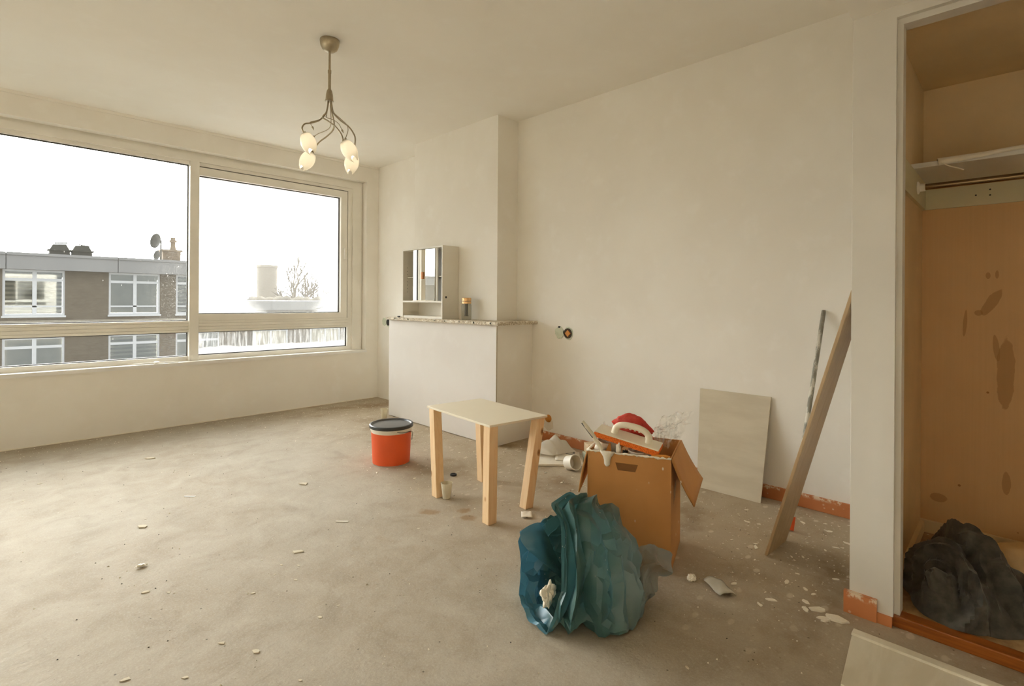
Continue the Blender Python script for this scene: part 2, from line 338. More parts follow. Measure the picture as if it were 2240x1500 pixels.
def hexa(name, pts, mat, parent=None, bevel=0):   # 4 bottom, 4 top
    bm = bmesh.new(); vs = [bm.verts.new(p) for p in pts]
    for f in ((0, 3, 2, 1), (4, 5, 6, 7), (0, 1, 5, 4), (1, 2, 6, 5), (2, 3, 7, 6), (3, 0, 4, 7)): bm.faces.new([vs[i] for i in f])
    return fin(name, bm, mat, parent, bevel=bevel)
def lathe(name, prof, mat, parent=None, seg=32, mtx=None, smooth=True, angle=40):
    bm = bmesh.new(); rings = []
    for r, z in prof:
        if r < 1e-6: rings.append([bm.verts.new((0, 0, z))])
        else: rings.append([bm.verts.new((r * math.cos(2 * PI * i / seg), r * math.sin(2 * PI * i / seg), z)) for i in range(seg)])
    for a, b in zip(rings, rings[1:]):
        for i in range(seg):
            j = (i + 1) % seg
            if len(a) == 1 and len(b) == 1: continue
            if len(a) == 1: bm.faces.new((a[0], b[j], b[i]))
            elif len(b) == 1: bm.faces.new((a[i], a[j], b[0]))
            else: bm.faces.new((a[i], a[j], b[j], b[i]))
    if mtx is not None: bm.transform(mtx)
    return fin(name, bm, mat, parent, smooth=smooth, angle=angle)
def catmull(P, n):
    P = [Vector(p) for p in P]; out = []
    for i in range(len(P) - 1):
        p0, p1, p2, p3 = P[max(i - 1, 0)], P[i], P[i + 1], P[min(i + 2, len(P) - 1)]
        for k in range(n):
            t = k / n
            out.append(.5 * ((2 * p1) + (p2 - p0) * t + (2 * p0 - 5 * p1 + 4 * p2 - p3) * t * t + (3 * p1 - p0 - 3 * p2 + p3) * t ** 3))
    return out + [P[-1]]
def add_tube(bm, path, rad, seg=8, cap=True):
    path = [Vector(p) for p in path]; rings = []; prev = None
    for i, p in enumerate(path):
        d = (path[min(i + 1, len(path) - 1)] - path[max(i - 1, 0)]).normalized()
        a = prev if prev is not None else (Vector((0, 0, 1)) if abs(d.z) < .9 else Vector((1, 0, 0)))
        a = (a - d * a.dot(d)).normalized(); b = d.cross(a); prev = a
        r = rad[i] if isinstance(rad, (list, tuple)) else rad
        rings.append([bm.verts.new(p + r * (math.cos(2 * PI * k / seg) * a + math.sin(2 * PI * k / seg) * b)) for k in range(seg)])
    for A, B in zip(rings, rings[1:]):
        for k in range(seg): bm.faces.new((A[k], A[(k + 1) % seg], B[(k + 1) % seg], B[k]))
    if cap: bm.faces.new(rings[0][::-1]); bm.faces.new(rings[-1])
def tube(name, path, rad, mat, parent=None, seg=10, smooth=True):
    bm = bmesh.new(); add_tube(bm, path, rad, seg); return fin(name, bm, mat, parent, smooth=smooth, angle=50)
def grid(name, rows, mat, parent=None, closed=False, smooth=True, thick=0):
    bm = bmesh.new(); V = [[bm.verts.new(p) for p in r] for r in rows]; n = len(rows[0])
    for A, B in zip(V, V[1:]):
        for i in range(n if closed else n - 1):
            j = (i + 1) % n; bm.faces.new((A[i], A[j], B[j], B[i]))
    me = bpy.data.meshes.new(name); bm.to_mesh(me); bm.free()
    o = link(name, me, mat, parent, smooth)
    if thick:
        s = o.modifiers.new('thickness', 'SOLIDIFY'); s.thickness = thick; s.offset = 0
    return o
def tag(o, label, cat, group=None, kind=None):
    o['label'] = label
    if cat: o['category'] = cat
    if group: o['group'] = group
    if kind: o['kind'] = kind
    return o
def thing(name, label, cat, loc=(0, 0, 0), group=None, kind=None):
    o = bpy.data.objects.new(name, None); COL.objects.link(o); o.location = loc; o.empty_display_size = .05
    return tag(o, label, cat, group, kind)
def adopt(root, *objs):        # parts are modelled in world coordinates; keep them where they are
    for o in objs: o.parent = root; o.matrix_parent_inverse = Matrix.Translation(root.location).inverted()
def struct(o, label): return tag(o, label, None, kind='structure')
def frame_mtx(origin, zdir, xhint=(1, 0, 0)):
    z = Vector(zdir).normalized(); x = Vector(xhint); x = (x - z * x.dot(z)).normalized(); y = z.cross(x)
    m = Matrix((x, y, z)).transposed().to_4x4(); m.translation = Vector(origin); return m

XR, YW, HC = 3.0, 5.025, 2.52
YC, XC, HL = 0.412, 2.10, 2.05       # closet corner, closet front, lowered ceiling

# ------------------------------------------------------------------ room shell
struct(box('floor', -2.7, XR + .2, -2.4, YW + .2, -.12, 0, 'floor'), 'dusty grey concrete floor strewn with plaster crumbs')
struct(box('ceiling', -2.7, XR + .2, YC, YW + .2, HC, HC + .1, 'ceil'), 'plain off-white ceiling above the chandelier')
struct(box('ceiling', -2.7, XR + .2, -2.4, YC, HL, HC + .1, 'ceil'), 'lowered ceiling slab in front of the closet')
struct(box('wall_right', XR, XR + .2, -2.4, YW + .2, -.12, HC, 'wall'), 'long bare skim-plastered wall behind the cardboard box')
struct(box('wall_left', -2.7, -2.5, -2.4, YW + .2, -.12, HC, 'wall'), 'plain plastered wall opposite the fireplace')
OX0, OX1, OZ0, OZ1 = -2.2, 2.856, .515, 2.345
struct(boxes('wall_far', [(-2.5, OX0, YW, YW + .25, 0, HC), (OX1, XR, YW, YW + .25, 0, HC), (OX0, OX1, YW, YW + .25, 0, OZ0), (OX0, OX1, YW, YW + .25, OZ1, HC)], 'wall'),
       'plastered wall around the wide window')
struct(box('wall_near', -2.5, XR, -2.4, -2.2, 0, HL, 'wall'), 'plain plastered wall facing the window')
struct(box('trim_1', -2.5, XR, YW - .012, YW, HC - .022, HC, 'ceil'), 'thin cornice strip between window wall and ceiling')

# window at the far wall
win = thing('window_1', 'wide painted window with two tall panes above two low panes', None, (0, YW + .1, OZ0), kind='structure')
YF = 5.115; YB = 5.19
fr = boxes('frame', [(OX0, OX1, YF, YB, 2.232, OZ1), (OX0, OX1, YF, YB, OZ0, .572), (2.687, OX1, YF, YB, .572, 2.232), (OX0, OX0 + .07, YF, YB, .572, 2.232)], 'frame')
lip = boxes('frame_lip', [(OX0, 2.735, YF - .018, YF, 2.262, 2.318), (2.735, OX1 - .02, YF - .018, YF, .534, 2.318)], 'frame')
adopt(win, fr, lip)
for x0, x1 in ((1.207, 1.279), (-1.02, -.948)):
    adopt(win, box('mullion', x0, x1, YF - .03, YB, .53, 2.262, 'frame', bevel=.004))
for x0, x1, z0, z1 in ((-.948, 1.207, .779, .878), (1.279, 2.687, .777, .878), (-2.13, -1.02, .779, .878)):
    t = box('transom', x0, x1, YF - .004, YB, z0, z1, 'frame'); adopt(win, t)
    e_ = [z0, z0 + .022, z0 + .050, z0 + .078, z1]
    for q0, q1 in zip(e_, e_[1:]):
        adopt(win, box('face_strip', x0, x1, YF - .013, YF - .003, q0 + .0012, q1 - .0012, 'frame', bevel=.0008))
def pane(x0, x1, z0, z1, mat, y=5.155):
    p = box('pane', x0 - .004, x1 + .004, y, y + .006, z0 - .004, z1 + .004, mat)
    b = .007
    g = boxes('pane_gasket', [(x0, x1, y - .014, y + .008, z0, z0 + b), (x0, x1, y - .014, y + .008, z1 - b, z1), (x0, x0 + b, y - .014, y + .008, z0 + b, z1 - b), (x1 - b, x1, y - .014, y + .008, z0 + b, z1 - b)], 'gasket')
    adopt(win, p, g)
pane(-.948, 1.207, .878, 2.232, 'glass'); pane(-.948, 1.207, .572, .779, 'glass'); pane(1.279, 2.687, .572, .777, 'frost_low')
pane(-2.13, -1.02, .878, 2.232, 'glass'); pane(-2.13, -1.02, .572, .779, 'glass')
sash = boxes('sash', [(1.279, 2.676, YF - .008, 5.17, 2.152, 2.222), (1.279, 2.676, YF - .008, 5.17, .878, .934), (2.604, 2.676, YF - .008, 5.17, .934, 2.152), (1.279, 1.283, YF, 5.17, .934, 2.152)], 'frame')
gap = boxes('sash_gap', [(2.676, 2.687, YF + .03, YF + .05, .878, 2.232), (1.279, 2.687, YF + .03, YF + .05, 2.222, 2.232)], 'gasket')
adopt(win, sash, gap); pane(1.283, 2.604, .934, 2.152, 'frost')
hd = box('handle', 2.634, 2.668, YF - .03, YF - .006, 1.50, 1.62, 'frame', bevel=.006); adopt(win, hd)
sl_ = boxes('sill', [(OX0 - .01, OX1 + .004, YW - .014, YF + .01, .505, .533)], 'sill'); adopt(win, sl_)
# chimney breast, boxed-in fireplace below it
struct(box('wall_chimney', 2.774, XR, 2.893, 4.009, .9, HC, 'wall'), 'plastered chimney breast rising behind the mirror cabinet')
struct(box('wall_fireplace', 2.612, XR, 2.722, 4.15, 0, .889, 'wall'), 'boxed-in fireplace below the chipboard shelf')
fp = bpy.data.objects['wall_fireplace']
fpp = box('panel', 2.6, 2.612, 2.715, 4.154, .006, .889, 'panel', fp, bevel=.0015); fpp['label'] = 'smooth white front panel'
box('corner_bead', 2.5985, 2.606, 2.712, 2.716, .006, .888, 'steel', fp)
ms = box('mantel_shelf', 2.57, XR, 2.668, 4.165, .889, .914, 'chip', bevel=.002)
tag(ms, 'raw chipboard shelf with chipped paint on top of the boxed-in fireplace', 'shelf')
random.seed(4)
bm = bmesh.new()
for i in range(26):
    y = random.uniform(2.68, 4.15); r = random.uniform(.004, .014)
    abox(bm, 2.5685, 2.572, y - r * 1.6, y + r * 1.6, .893 + random.uniform(0, .006), .906 + random.uniform(0, .006))
pr_ = fin('paint_remains', bm, 'plaster', ms); pr_['kind'] = 'stuff'

# skirting boards
struct(box('baseboard_right', XR - .014, XR, YC, 2.722, 0, .072, 'skirt', bevel=.003), 'orange skirting board along the bare right wall')
bb = boxes('baseboard_closet', [(XC - .016, XC, .331, YC + .014, 0, .074), (XC - .012, XC, .29, .331, 0, .034)], 'skirt'); struct(bb, 'chipped orange skirting board at the foot of the closet post')

# ------------------------------------------------------------------ closet
cw = box('wall_closet', XC, XR, .318, YC, 0, HL + .01, 'white', bevel=.002); struct(cw, 'white closet side wall with its narrow front post')
fr_ = boxes('trim_2', [(XC - .006, XC + .05, .288, .331, .034, 2.012), (XC - .006, XC + .05, -1.2, .331, 2.012, HL), (XC + .014, XC + .07, .272, .288, .034, 1.992), (XC + .014, XC + .07, -1.2, .288, 1.992, 2.012)], 'white')
struct(fr_, 'white rebated door frame around the open closet')
struct(box('wall_closet_lining', XC + .07, XR - .01, .312, .318, .04, 1.494, 'closetside'), 'dull brown lining on the inside of the closet side')
struct(box('wall_closet_upper', XC + .07, XR - .01, .310, .318, 1.632, HL, 'closetcream'), 'cream upper inside of the closet side')
struct(box('wall_closet_back', XR - .01, XR - .002, -1.2, .318, .04, 1.494, 'veneer'), 'stained brown wood veneer back of the closet')
struct(box('wall_closet_backtop', XR - .01, XR - .002, -1.2, .318, 1.632, HL, 'closetcream'), 'cream painted top of the closet back')
struct(box('ceiling', XC + .05, XR, -1.2, .318, HL - .012, HL + .002, 'closetcream'), 'cream ceiling inside the closet')
struct(box('wall_closet_end', XC, XR, -1.3, -1.2, 0, HL + .01, 'white'), 'white far end of the closet')
struct(boxes('floor', [(XC + .05, XR, -1.2, .318, 0, .036)], 'closetfloor'), 'dirty wooden floor inside the closet')
struct(box('trim_3', XC + .004, XC + .056, -1.2, .30, 0, .038, 'thresh', bevel=.004), 'varnished brown wooden threshold of the closet')
struct(boxes('baseboard_closet_back', [(XR - .026, XR - .01, -1.2, .312, .036, .09), (XC + .08, XR - .026, .296, .312, .036, .085)], 'closetcream'), 'cream skirting inside the closet')
cl = thing('wall_cleat', 'grey-green support rail under the closet shelf', 'rail', (XR - .02, 0, 1.494))
adopt(cl, box('back_rail', XR - .022, XR - .002, -1.2, .31, 1.494, 1.612, 'cleat'), box('side_rail', 2.15, XR - .022, .300, .318, 1.494, 1.612, 'cleat'))
for y, z in ((.13, 1.537), (.085, 1.556), (.085, 1.532)):
    s_ = lathe('screw_hole', [(0, 0), (.0035, 0), (.0035, .001), (0, .001)], 'black', None, 8, frame_mtx((XR - .0225, y, z), (-1, 0, 0), (0, 1, 0))); adopt(cl, s_)
tag(box('closet_shelf', 2.61, XR - .01, -1.2, .312, 1.612, 1.632, 'white', bevel=.003), 'white shelf board high inside the closet', 'shelf')
rr = thing('hanging_rail', 'metal clothes rail below the closet shelf with white end socket', 'rail', (2.72, .3, 1.552))
adopt(rr, tube('rod', [(2.72, -1.2, 1.552), (2.72, .29, 1.552)], .0125, 'rod', seg=20),
      lathe('end_socket', [(0, -.03), (.016, -.03), (.017, -.012), (.026, -.008), (.027, 0), (0, 0)], 'tub', None, 24, frame_mtx((2.72, .304, 1.552), (0, 1, 0))))
# paper strip on the shelf, hanging over the edge
rows = []
for i in range(30):
    t = i / 29; y = .235 - t * .45
    lift = .004 + .028 * max(0, t - .3) ** 1.0 * (1 + .25 * math.sin(9 * t))
    rows.append([(2.70, y, 1.636 + lift * .5), (2.64, y - .004, 1.637 + lift), (2.604, y - .008, 1.634 + lift), (2.602, y - .014, 1.622 - .016 * (1 - t) ** 3 + lift)])
pl = thing('shelf_paper', 'loose strip of cream lining paper curling over the closet shelf edge', 'paper', (2.65, .1, 1.634))
adopt(pl, grid('strip', rows, 'paper', thick=.0012), tube('dangling_end', catmull([(2.604, .212, 1.62), (2.602, .19, 1.602), (2.60, .165, 1.59), (2.60, .148, 1.58)], 5), .0025, 'paper', seg=6))

# ------------------------------------------------------------------ chandelier
ch = thing('chandelier', 'nickel chandelier with four curved arms and opal glass flower shades', 'chandelier', (1.328, 2.75, HC))
def ch_part(o): adopt(ch, o); return o
T0 = Matrix.Translation((1.328, 2.75, 0))
ch_part(lathe('canopy', [(0, 2.52), (.052, 2.52), (.053, 2.512), (.050, 2.49), (.040, 2.468), (.024, 2.456), (0, 2.454)], 'steel', mtx=T0))
ch_part(lathe('upper_rod', [(0, 2.46), (.0062, 2.46), (.0062, 2.34), (0, 2.34)], 'steel', mtx=T0, seg=16))
ch_part(lathe('sleeve', [(0, 2.352), (.0095, 2.352), (.0095, 2.334), (.0078, 2.332), (.0078, 2.246), (.010, 2.244), (.010, 2.234), (0, 2.234)], 'steel', mtx=T0, seg=20))
ch_part(lathe('hub', [(0, 2.246), (.009, 2.246), (.014, 2.236), (.019, 2.215), (.0205, 2.19), (.0205, 2.182), (.024, 2.181), (.024, 2.177), (0, 2.177)], 'steel', mtx=T0))
ARMS = [[(1.323,2.754,2.180),(1.312,2.752,2.115),(1.278,2.758,2.064),(1.230,2.764,2.036),(1.198,2.768,2.024),(1.179,2.758,1.995),(1.186,2.751,1.965)],
 [(1.332,2.745,2.180),(1.343,2.749,2.122),(1.361,2.759,2.065),(1.365,2.783,2.033),(1.356,2.836,2.008),(1.332,2.889,1.977),(1.308,2.913,1.927)],
 [(1.325,2.753,2.180),(1.312,2.752,2.115),(1.289,2.747,2.079),(1.301,2.706,2.050),(1.315,2.649,2.010),(1.327,2.608,1.964),(1.335,2.600,1.927)],
 [(1.336,2.742,2.180),(1.348,2.744,2.122),(1.390,2.744,2.087),(1.437,2.739,2.063),(1.472,2.746,2.034),(1.480,2.738,1.997),(1.475,2.743,1.920)]]
TEND = [[(1.323,2.754,2.180),(1.313,2.765,2.106),(1.279,2.771,2.068),(1.240,2.782,2.050),(1.232,2.776,2.039),(1.239,2.769,2.019)],
 [(1.331,2.747,2.180),(1.335,2.743,2.075),(1.340,2.766,2.041),(1.332,2.803,2.027),(1.313,2.850,2.017),(1.301,2.877,2.005)],
 [(1.325,2.753,2.180),(1.318,2.760,2.106),(1.307,2.742,2.081),(1.328,2.707,2.065),(1.340,2.666,2.038),(1.349,2.643,1.999)],
 [(1.336,2.742,2.180),(1.342,2.736,2.124),(1.382,2.724,2.088),(1.410,2.709,2.060),(1.421,2.712,2.030),(1.412,2.721,1.986)]]
SH = [((1.19,2.748,1.968),(1.215,2.707,1.849)),((1.306,2.915,1.927),(1.261,2.946,1.82)),((1.337,2.598,1.927),(1.381,2.553,1.821)),((1.473,2.745,1.92),(1.46,2.758,1.809))]
for pts in ARMS: ch_part(tube('arm', catmull(pts, 7), .0042, 'steel', seg=10))
for pts in TEND:
    t = ch_part(tube('tendril', catmull(pts, 6), .0021, 'steel', seg=8))
    d = (Vector(pts[-1]) - Vector(pts[-2])).normalized()
    tip = lathe('leaf_tip', [(0, -.004), (.0055, 0), (.006, .006), (0, .024)], 'steel', None, 8, frame_mtx(pts[-1], d)); tip.parent = t
    tip.matrix_parent_inverse = Matrix.Identity(4)
LAMPS = []
for i, (a, b) in enumerate(SH):
    a = Vector(a); ax = (Vector(b) - a); Ln = .128; ax.normalize(); mt = frame_mtx(a, ax, (rt.x, rt.y, 0))
    bm = bmesh.new(); seg = 32; rings = []
    for k in range(19):
        t = k / 18; ring = []
        for s_ in range(seg):
            th = 2 * PI * s_ / seg + i * .9
            end = .80 + .20 * abs(math.cos(th)) ** 1.6 - .10 * max(0, math.cos(th + 1.5)) ** 2
            tt = .06 + (end - .06) * t
            r = .041 * math.sin(PI * min(1, tt * .80 + .13)) ** .85
            r *= 1 - .10 * math.sin(th) ** 2 * tt
            ring.append(bm.verts.new((r * math.cos(th), r * math.sin(th), tt * Ln)))
        rings.append(ring)
    for A_, B_ in zip(rings, rings[1:]):
        for s_ in range(seg): bm.faces.new((A_[s_], A_[(s_ + 1) % seg], B_[(s_ + 1) % seg], B_[s_]))
    bm.transform(mt); so_ = fin('shade', bm, 'opal', smooth=True); so_['label'] = 'opal glass flower shade'
    md = so_.modifiers.new('thickness', 'SOLIDIFY'); md.thickness = .0025; md.offset = -1
    ch_part(so_)
    cap = lathe('shade_cap', [(0, -.006), (.006, -.006), (.012, .004), (.021, .022), (.0, .022)], 'steel', None, 24, mt); cap.parent = so_
    cap.matrix_parent_inverse = Matrix.Identity(4)
    bulb = lathe('bulb', [(0, .02), (.008, .022), (.009, .04), (.015, .06), (.013, .076), (0, .084)], 'bulb', None, 16, mt); bulb.parent = so_
    bulb.matrix_parent_inverse = Matrix.Identity(4)

# ------------------------------------------------------------------ mirror cabinet and bottle on the shelf
Z0, Z1, Y0, Y1, X0, X1 = .914, 1.522, 3.358, 3.945, 2.60, 2.772
mc = thing('mirror_cabinet', 'white bathroom cabinet with a single sliding mirror on the chipboard shelf', 'cabinet', (X0 + .08, 3.65, Z0))
t_ = .014
for o in (box('side_panel', X0, X1, Y0, Y0 + t_, Z0, Z1, 'laminate', bevel=.001), box('side_panel', X0, X1, Y1 - t_, Y1, Z0, Z1, 'laminate', bevel=.001),
          box('top_panel', X0, X1, Y0 + t_, Y1 - t_, Z1 - t_, Z1, 'laminate'), box('bottom_panel', X0 + .006, X1, Y0 + t_, Y1 - t_, Z0, Z0 + .02, 'laminate'),
          box('middle_shelf', X0, X1, Y0 + t_, Y1 - t_, 1.05, 1.064, 'laminate'), box('back_panel', X1 - .004, X1, Y0 + t_, Y1 - t_, Z0 + .02, Z1 - t_, 'laminate'),
          box('inner_shelf', X0 + .05, X1 - .004, Y0 + t_, Y1 - t_, 1.268, 1.276, 'laminate'), box('divider_strip', X0 + .036, X0 + .046, 3.475, 3.505, 1.064, Z1 - t_, 'laminate')):
    adopt(mc, o)
sp = lathe('plug', [(0, 0), (.009, 0), (.009, .002), (0, .002)], 'black', None, 20, frame_mtx((2.637, Y0, 1.095), (0, -1, 0))); adopt(mc, sp)
for i in range(8):
    pz = 1.36 - i * .031
    adopt(mc, lathe('peg_hole', [(0, 0), (.0028, 0), (.0028, .0006), (0, .0006)], 'black', None, 8, frame_mtx((X0 + .045, Y1 - t_, pz), (0, -1, 0))))
md_ = box('mirror_door', -.0025, .0025, -.1425, .1425, 1.068, Z1 - t_ - .003, 'mirror', mtx=Matrix.Translation((X0 + .020, 3.6425, 0)) @ Matrix.Rotation(math.radians(4), 4, 'Z')); adopt(mc, md_); md_['label'] = 'sliding mirror door'
adopt(mc, box('mirror_rail', X0 + .004, X0 + .034, 3.495, 3.79, 1.064, 1.068, 'steel'))
mh = box('handle', X0 + .006, X0 + .019, 3.645, 3.665, 1.252, 1.312, 'copper'); mh.parent = md_; mh['label'] = 'copper finger pull'

bt = thing('glass_jar', 'tall glass jar with a copper lid beside the mirror cabinet', 'jar', (2.69, 3.16, .914))
TB = Matrix.Translation((2.69, 3.16, .914))
k = NT('jar_glass'); M['jar'] = k.done(k.mixsh(.25, k.sh('Transparent', (.86, .86, .82)), k.pr(srgb(170, 166, 150), .08)))
adopt(bt, lathe('glass_body', [(0, 0), (.037, 0), (.040, .006), (.040, .118), (.036, .128), (.036, .132)], 'jar', None, 32, TB),
      lathe('copper_band', [(.0365, .130), (.039, .130), (.039, .147), (.0365, .147)], 'gold', None, 32, TB),
      lathe('dark_seal', [(.035, .147), (.038, .147), (.038, .151), (.035, .151)], 'darkplastic', None, 32, TB),
      lathe('lid', [(0, .151), (.039, .151), (.039, .174), (.036, .177), (0, .177)], 'gold', None, 32, TB),
      lathe('inner_filter', [(0, .03), (.018, .03), (.018, .038), (.014, .038), (.014, .128), (0, .128)], 'lid', None, 20, TB))
tag(box('pebble', 2.585, 2.603, 3.972, 3.998, .914, .926, 'black', bevel=.004), 'small black rubble bit on the chipboard shelf beside the cabinet', 'rubble')

# ------------------------------------------------------------------ wall sockets
def patch(name, y, z, r, mat, seed, x=XR, th=.004, parent=None):
    bm = bmesh.new(); rnd = random.Random(seed); n = 22; a = []; b = []
    for i in range(n):
        q = 2 * PI * i / n; rr_ = r * (1 + rnd.uniform(-.1, .1))
        a.append(bm.verts.new((x + .002, y + rr_ * math.cos(q), z + rr_ * math.sin(q)))); b.append(bm.verts.new((x - th, y + rr_ * .94 * math.cos(q), z + rr_ * .94 * math.sin(q))))
    bm.faces.new(b)
    for i in range(n): bm.faces.new((a[i], a[(i + 1) % n], b[(i + 1) % n], b[i]))
    return fin(name, bm, mat, parent)
def ringx(name, y, z, r0, r1, d, mat, x=XR):
    return lathe(name, [(r0, 0), (r0, d), (r1, d), (r1, 0)], mat, None, 28, frame_mtx((x, y, z), (-1, 0, 0), (0, 1, 0)))
s1 = thing('wall_socket_box', 'open round socket box with orange cap beside a filled patch in the bare wall', 'socket', (XR, 2.4, .83))
adopt(s1, patch('filler_patch', 2.447, .834, .046, 'patch', 1), patch('filler_rim', 2.366, .831, .047, 'patch', 2), ringx('box_rim', 2.366, .831, .030, .038, .006, 'socket_dark'),
      lathe('recess', [(0, .0045), (.036, .0045), (.036, 0)], 'socket_dark', None, 28, frame_mtx((XR, 2.366, .831), (-1, 0, 0), (0, 1, 0))))
dm = bmesh.new(); abox(dm, -.0185, .0185, -.0185, .0185, 0, .01, frame_mtx((XR, 2.366, .831), (-1, 0, 0), (0, .72, .69))); adopt(s1, fin('orange_cap', dm, 'socket_orange', bevel=.003))
adopt(s1, box('hole', XR - .005, XR, 2.44, 2.458, .868, .882, 'black'))
s2 = thing('wall_socket_box', 'dark open socket hole beside a filled patch between window wall and fireplace', 'socket', (XR, 4.85, .83))
adopt(s2, patch('filler_patch', 4.885, .836, .045, 'patch', 3), patch('filler_rim', 4.80, .83, .05, 'patch', 4), lathe('recess', [(0, .006), (.036, .006), (.036, 0)], 'black', None, 28, frame_mtx((XR, 4.805, .83), (-1, 0, 0), (0, 1, 0))))
s3 = thing('cable_outlet', 'round orange-brown cable outlet low on the bare wall with torn plaster below it', 'outlet', (XR, 2.551, .17))
adopt(s3, patch('torn_plaster', 2.551, .13, .05, 'paper', 7, th=.002), lathe('dome', [(0, .022), (.014, .02), (.026, .011), (.030, 0)], 'socket_orange', None, 24, frame_mtx((XR, 2.551, .172), (-1, 0, 0), (0, 1, 0))))

# loose handle on the sill
lh = thing('window_crank', 'loose metal window winder lying on the white sill', 'handle', (.96, 5.05, .533))
adopt(lh, tube('lever', [(.80, 5.052, .538), (.9, 5.05, .54), (1.12, 5.045, .537)], [.004, .006, .004], 'frame', seg=8), lathe('pivot', [(0, 0), (.022, 0), (.02, .014), (.01, .018), (0, .018)], 'frame', None, 20, Matrix.Translation((.965, 5.048, .533))))

# ------------------------------------------------------------------ bucket
bx_, by_ = 1.872, 2.955
bk = thing('paint_bucket', 'orange and white paint bucket with dark grey lid', 'bucket', (bx_, by_, 0))
TBk = Matrix.Translation((bx_, by_, 0))
adopt(bk, lathe('bucket_body', [(0, 0), (.116, 0), (.119, .006), (.129, .205), (.130, .216), (.135, .218), (.136, .236), (0, .236)], 'tub', None, 48, TBk),
      lathe('orange_band', [(.1195, .004), (.1205, .004), (.1302, .205), (.1292, .205)], 'orange', None, 48, TBk),
      lathe('lid', [(.13, .232), (.139, .234), (.141, .240), (.141, .250), (.137, .254), (.131, .254), (.128, .248), (.126, .246), (.105, .249), (0, .251)], 'lid', None, 48, TBk),
      lathe('lid_rim', [(.1385, .233), (.1425, .236), (.1425, .252), (.138, .2555), (.131, .2555), (.1305, .2535), (.1385, .2515)], 'lidrim', None, 48, TBk))
for sgn in (1,):
    e = Vector((bx_, by_, 0)) + rt * .135 * sgn - fw * .02
    adopt(bk, lathe('handle_lug', [(0, 0), (.009, 0), (.008, .008), (0, .008)], 'tub', None, 16, frame_mtx(e + Vector((0, 0, .2)), rt * sgn)))
    adopt(bk, tube('wire_handle', catmull([e + Vector((0, 0, .222)) - fw * .10 - rt * .07, e + Vector((0, 0, .216)) - fw * .085 - rt * .035, e + Vector((0, 0, .205)) + rt * .006, e + Vector((0, 0, .17)) + rt * .006, e + Vector((0, 0, .15)) + rt * .004], 6), .0018, 'black', seg=6))

# ------------------------------------------------------------------ little table
N_, R_, L_ = Vector((1.672, 1.788, 0)), Vector((2.040, 1.742, 0)), Vector((1.731, 2.372, 0))
ex_ = (R_ - N_); ey_ = (L_ - N_)
ZT = .475
tb = thing('small_table', 'makeshift low table with cream board top on four raw pine legs', 'table', (1.88, 2.05, 0))
tc_ = [N_, R_, R_ + ey_, L_]
adopt(tb, hexa('tabletop', [p + Vector((0, 0, ZT - .011)) for p in tc_] + [p + Vector((0, 0, ZT)) for p in tc_], 'tabletop', bevel=.0015))
ux, uy = ex_.normalized(), ey_.normalized()
def leg(tx, ty, bxx, byy, w=.05):
    a = []
    for (cx, cy, z) in ((bxx, byy, 0), (tx, ty, ZT - .011)):
        c = Vector((cx, cy, z)); h = w / 2
        a += [c - ux * h - uy * h, c + ux * h - uy * h, c + ux * h + uy * h, c - ux * h + uy * h]
    o = hexa('leg', a, 'pine', bevel=.003); adopt(tb, o)
leg(1.706, 1.816, 1.692, 1.808); leg(2.008, 1.778, 1.956, 1.812); leg(1.757, 2.328, 1.724, 2.252); leg(2.060, 2.285, 2.062, 2.260)
def cup(name, x, y, h, r0, r1, label, mat='cup'):
    o = lathe(name, [(0, .002), (r0, .002), (r1, h), (r1 + .002, h), (r1 + .002, h + .002), (r1 - .0015, h + .002), (r1 - .0015, h - .002), (r0 - .001, .004), (0, .004)], mat, None, 32)
    o.location = (x, y, 0); tag(o, label, 'cup'); return o
cup('plastic_cup', 1.737, 2.195, .082, .021, .030, 'translucent plastic cup standing against a table leg')
cup('plastic_cup', 2.505, 4.075, .085, .022, .032, 'white plastic cup on the floor at the window end of the fireplace panel')

# ------------------------------------------------------------------ leaning board, pole, plank
tag(hexa('leaning_board', [(2.878, 1.320, 0), (2.882, .970, 0), (2.891, .970, 0), (2.887, 1.320, 0), (2.9855, 1.352, .553), (2.990, .956, .553), (2.999, .956, .553), (2.9945, 1.352, .553)], 'board', bevel=.001),
    'grey cement board leaning against the bare wall', 'board')
pth = [(2.64, .752, .012), (2.985, .704, 1.03)]
po = thing('spattered_pole', 'paint-spattered grey pole leaning on the wall behind the brown plank', 'pole', (2.64, .752, 0))
pv = [Vector(pth[0]).lerp(Vector(pth[1]), t) for t in (0, .02, .98, 1)]
adopt(po, tube('shaft', pv, [.009, .0105, .0105, .0095], 'pole', seg=16), tube('orange_foot', [Vector(pth[0]).lerp(Vector(pth[1]), t) for t in (-.008, .05)], .0125, 'orange', seg=16))
pk = [(2.301, .747, 0), (2.512, .735, 0), (2.512, .746, .003), (2.301, .758, .003)]
dz = Vector((0, -.332, 1.215))
tag(hexa('leaning_plank', [Vector(p) for p in pk] + [Vector((p[0], (.413 if i < 2 else .425), 1.215 + p[2])) for i, p in enumerate(pk)], 'plank', bevel=.002), 'long brown plank tilted against the closet side', 'plank')

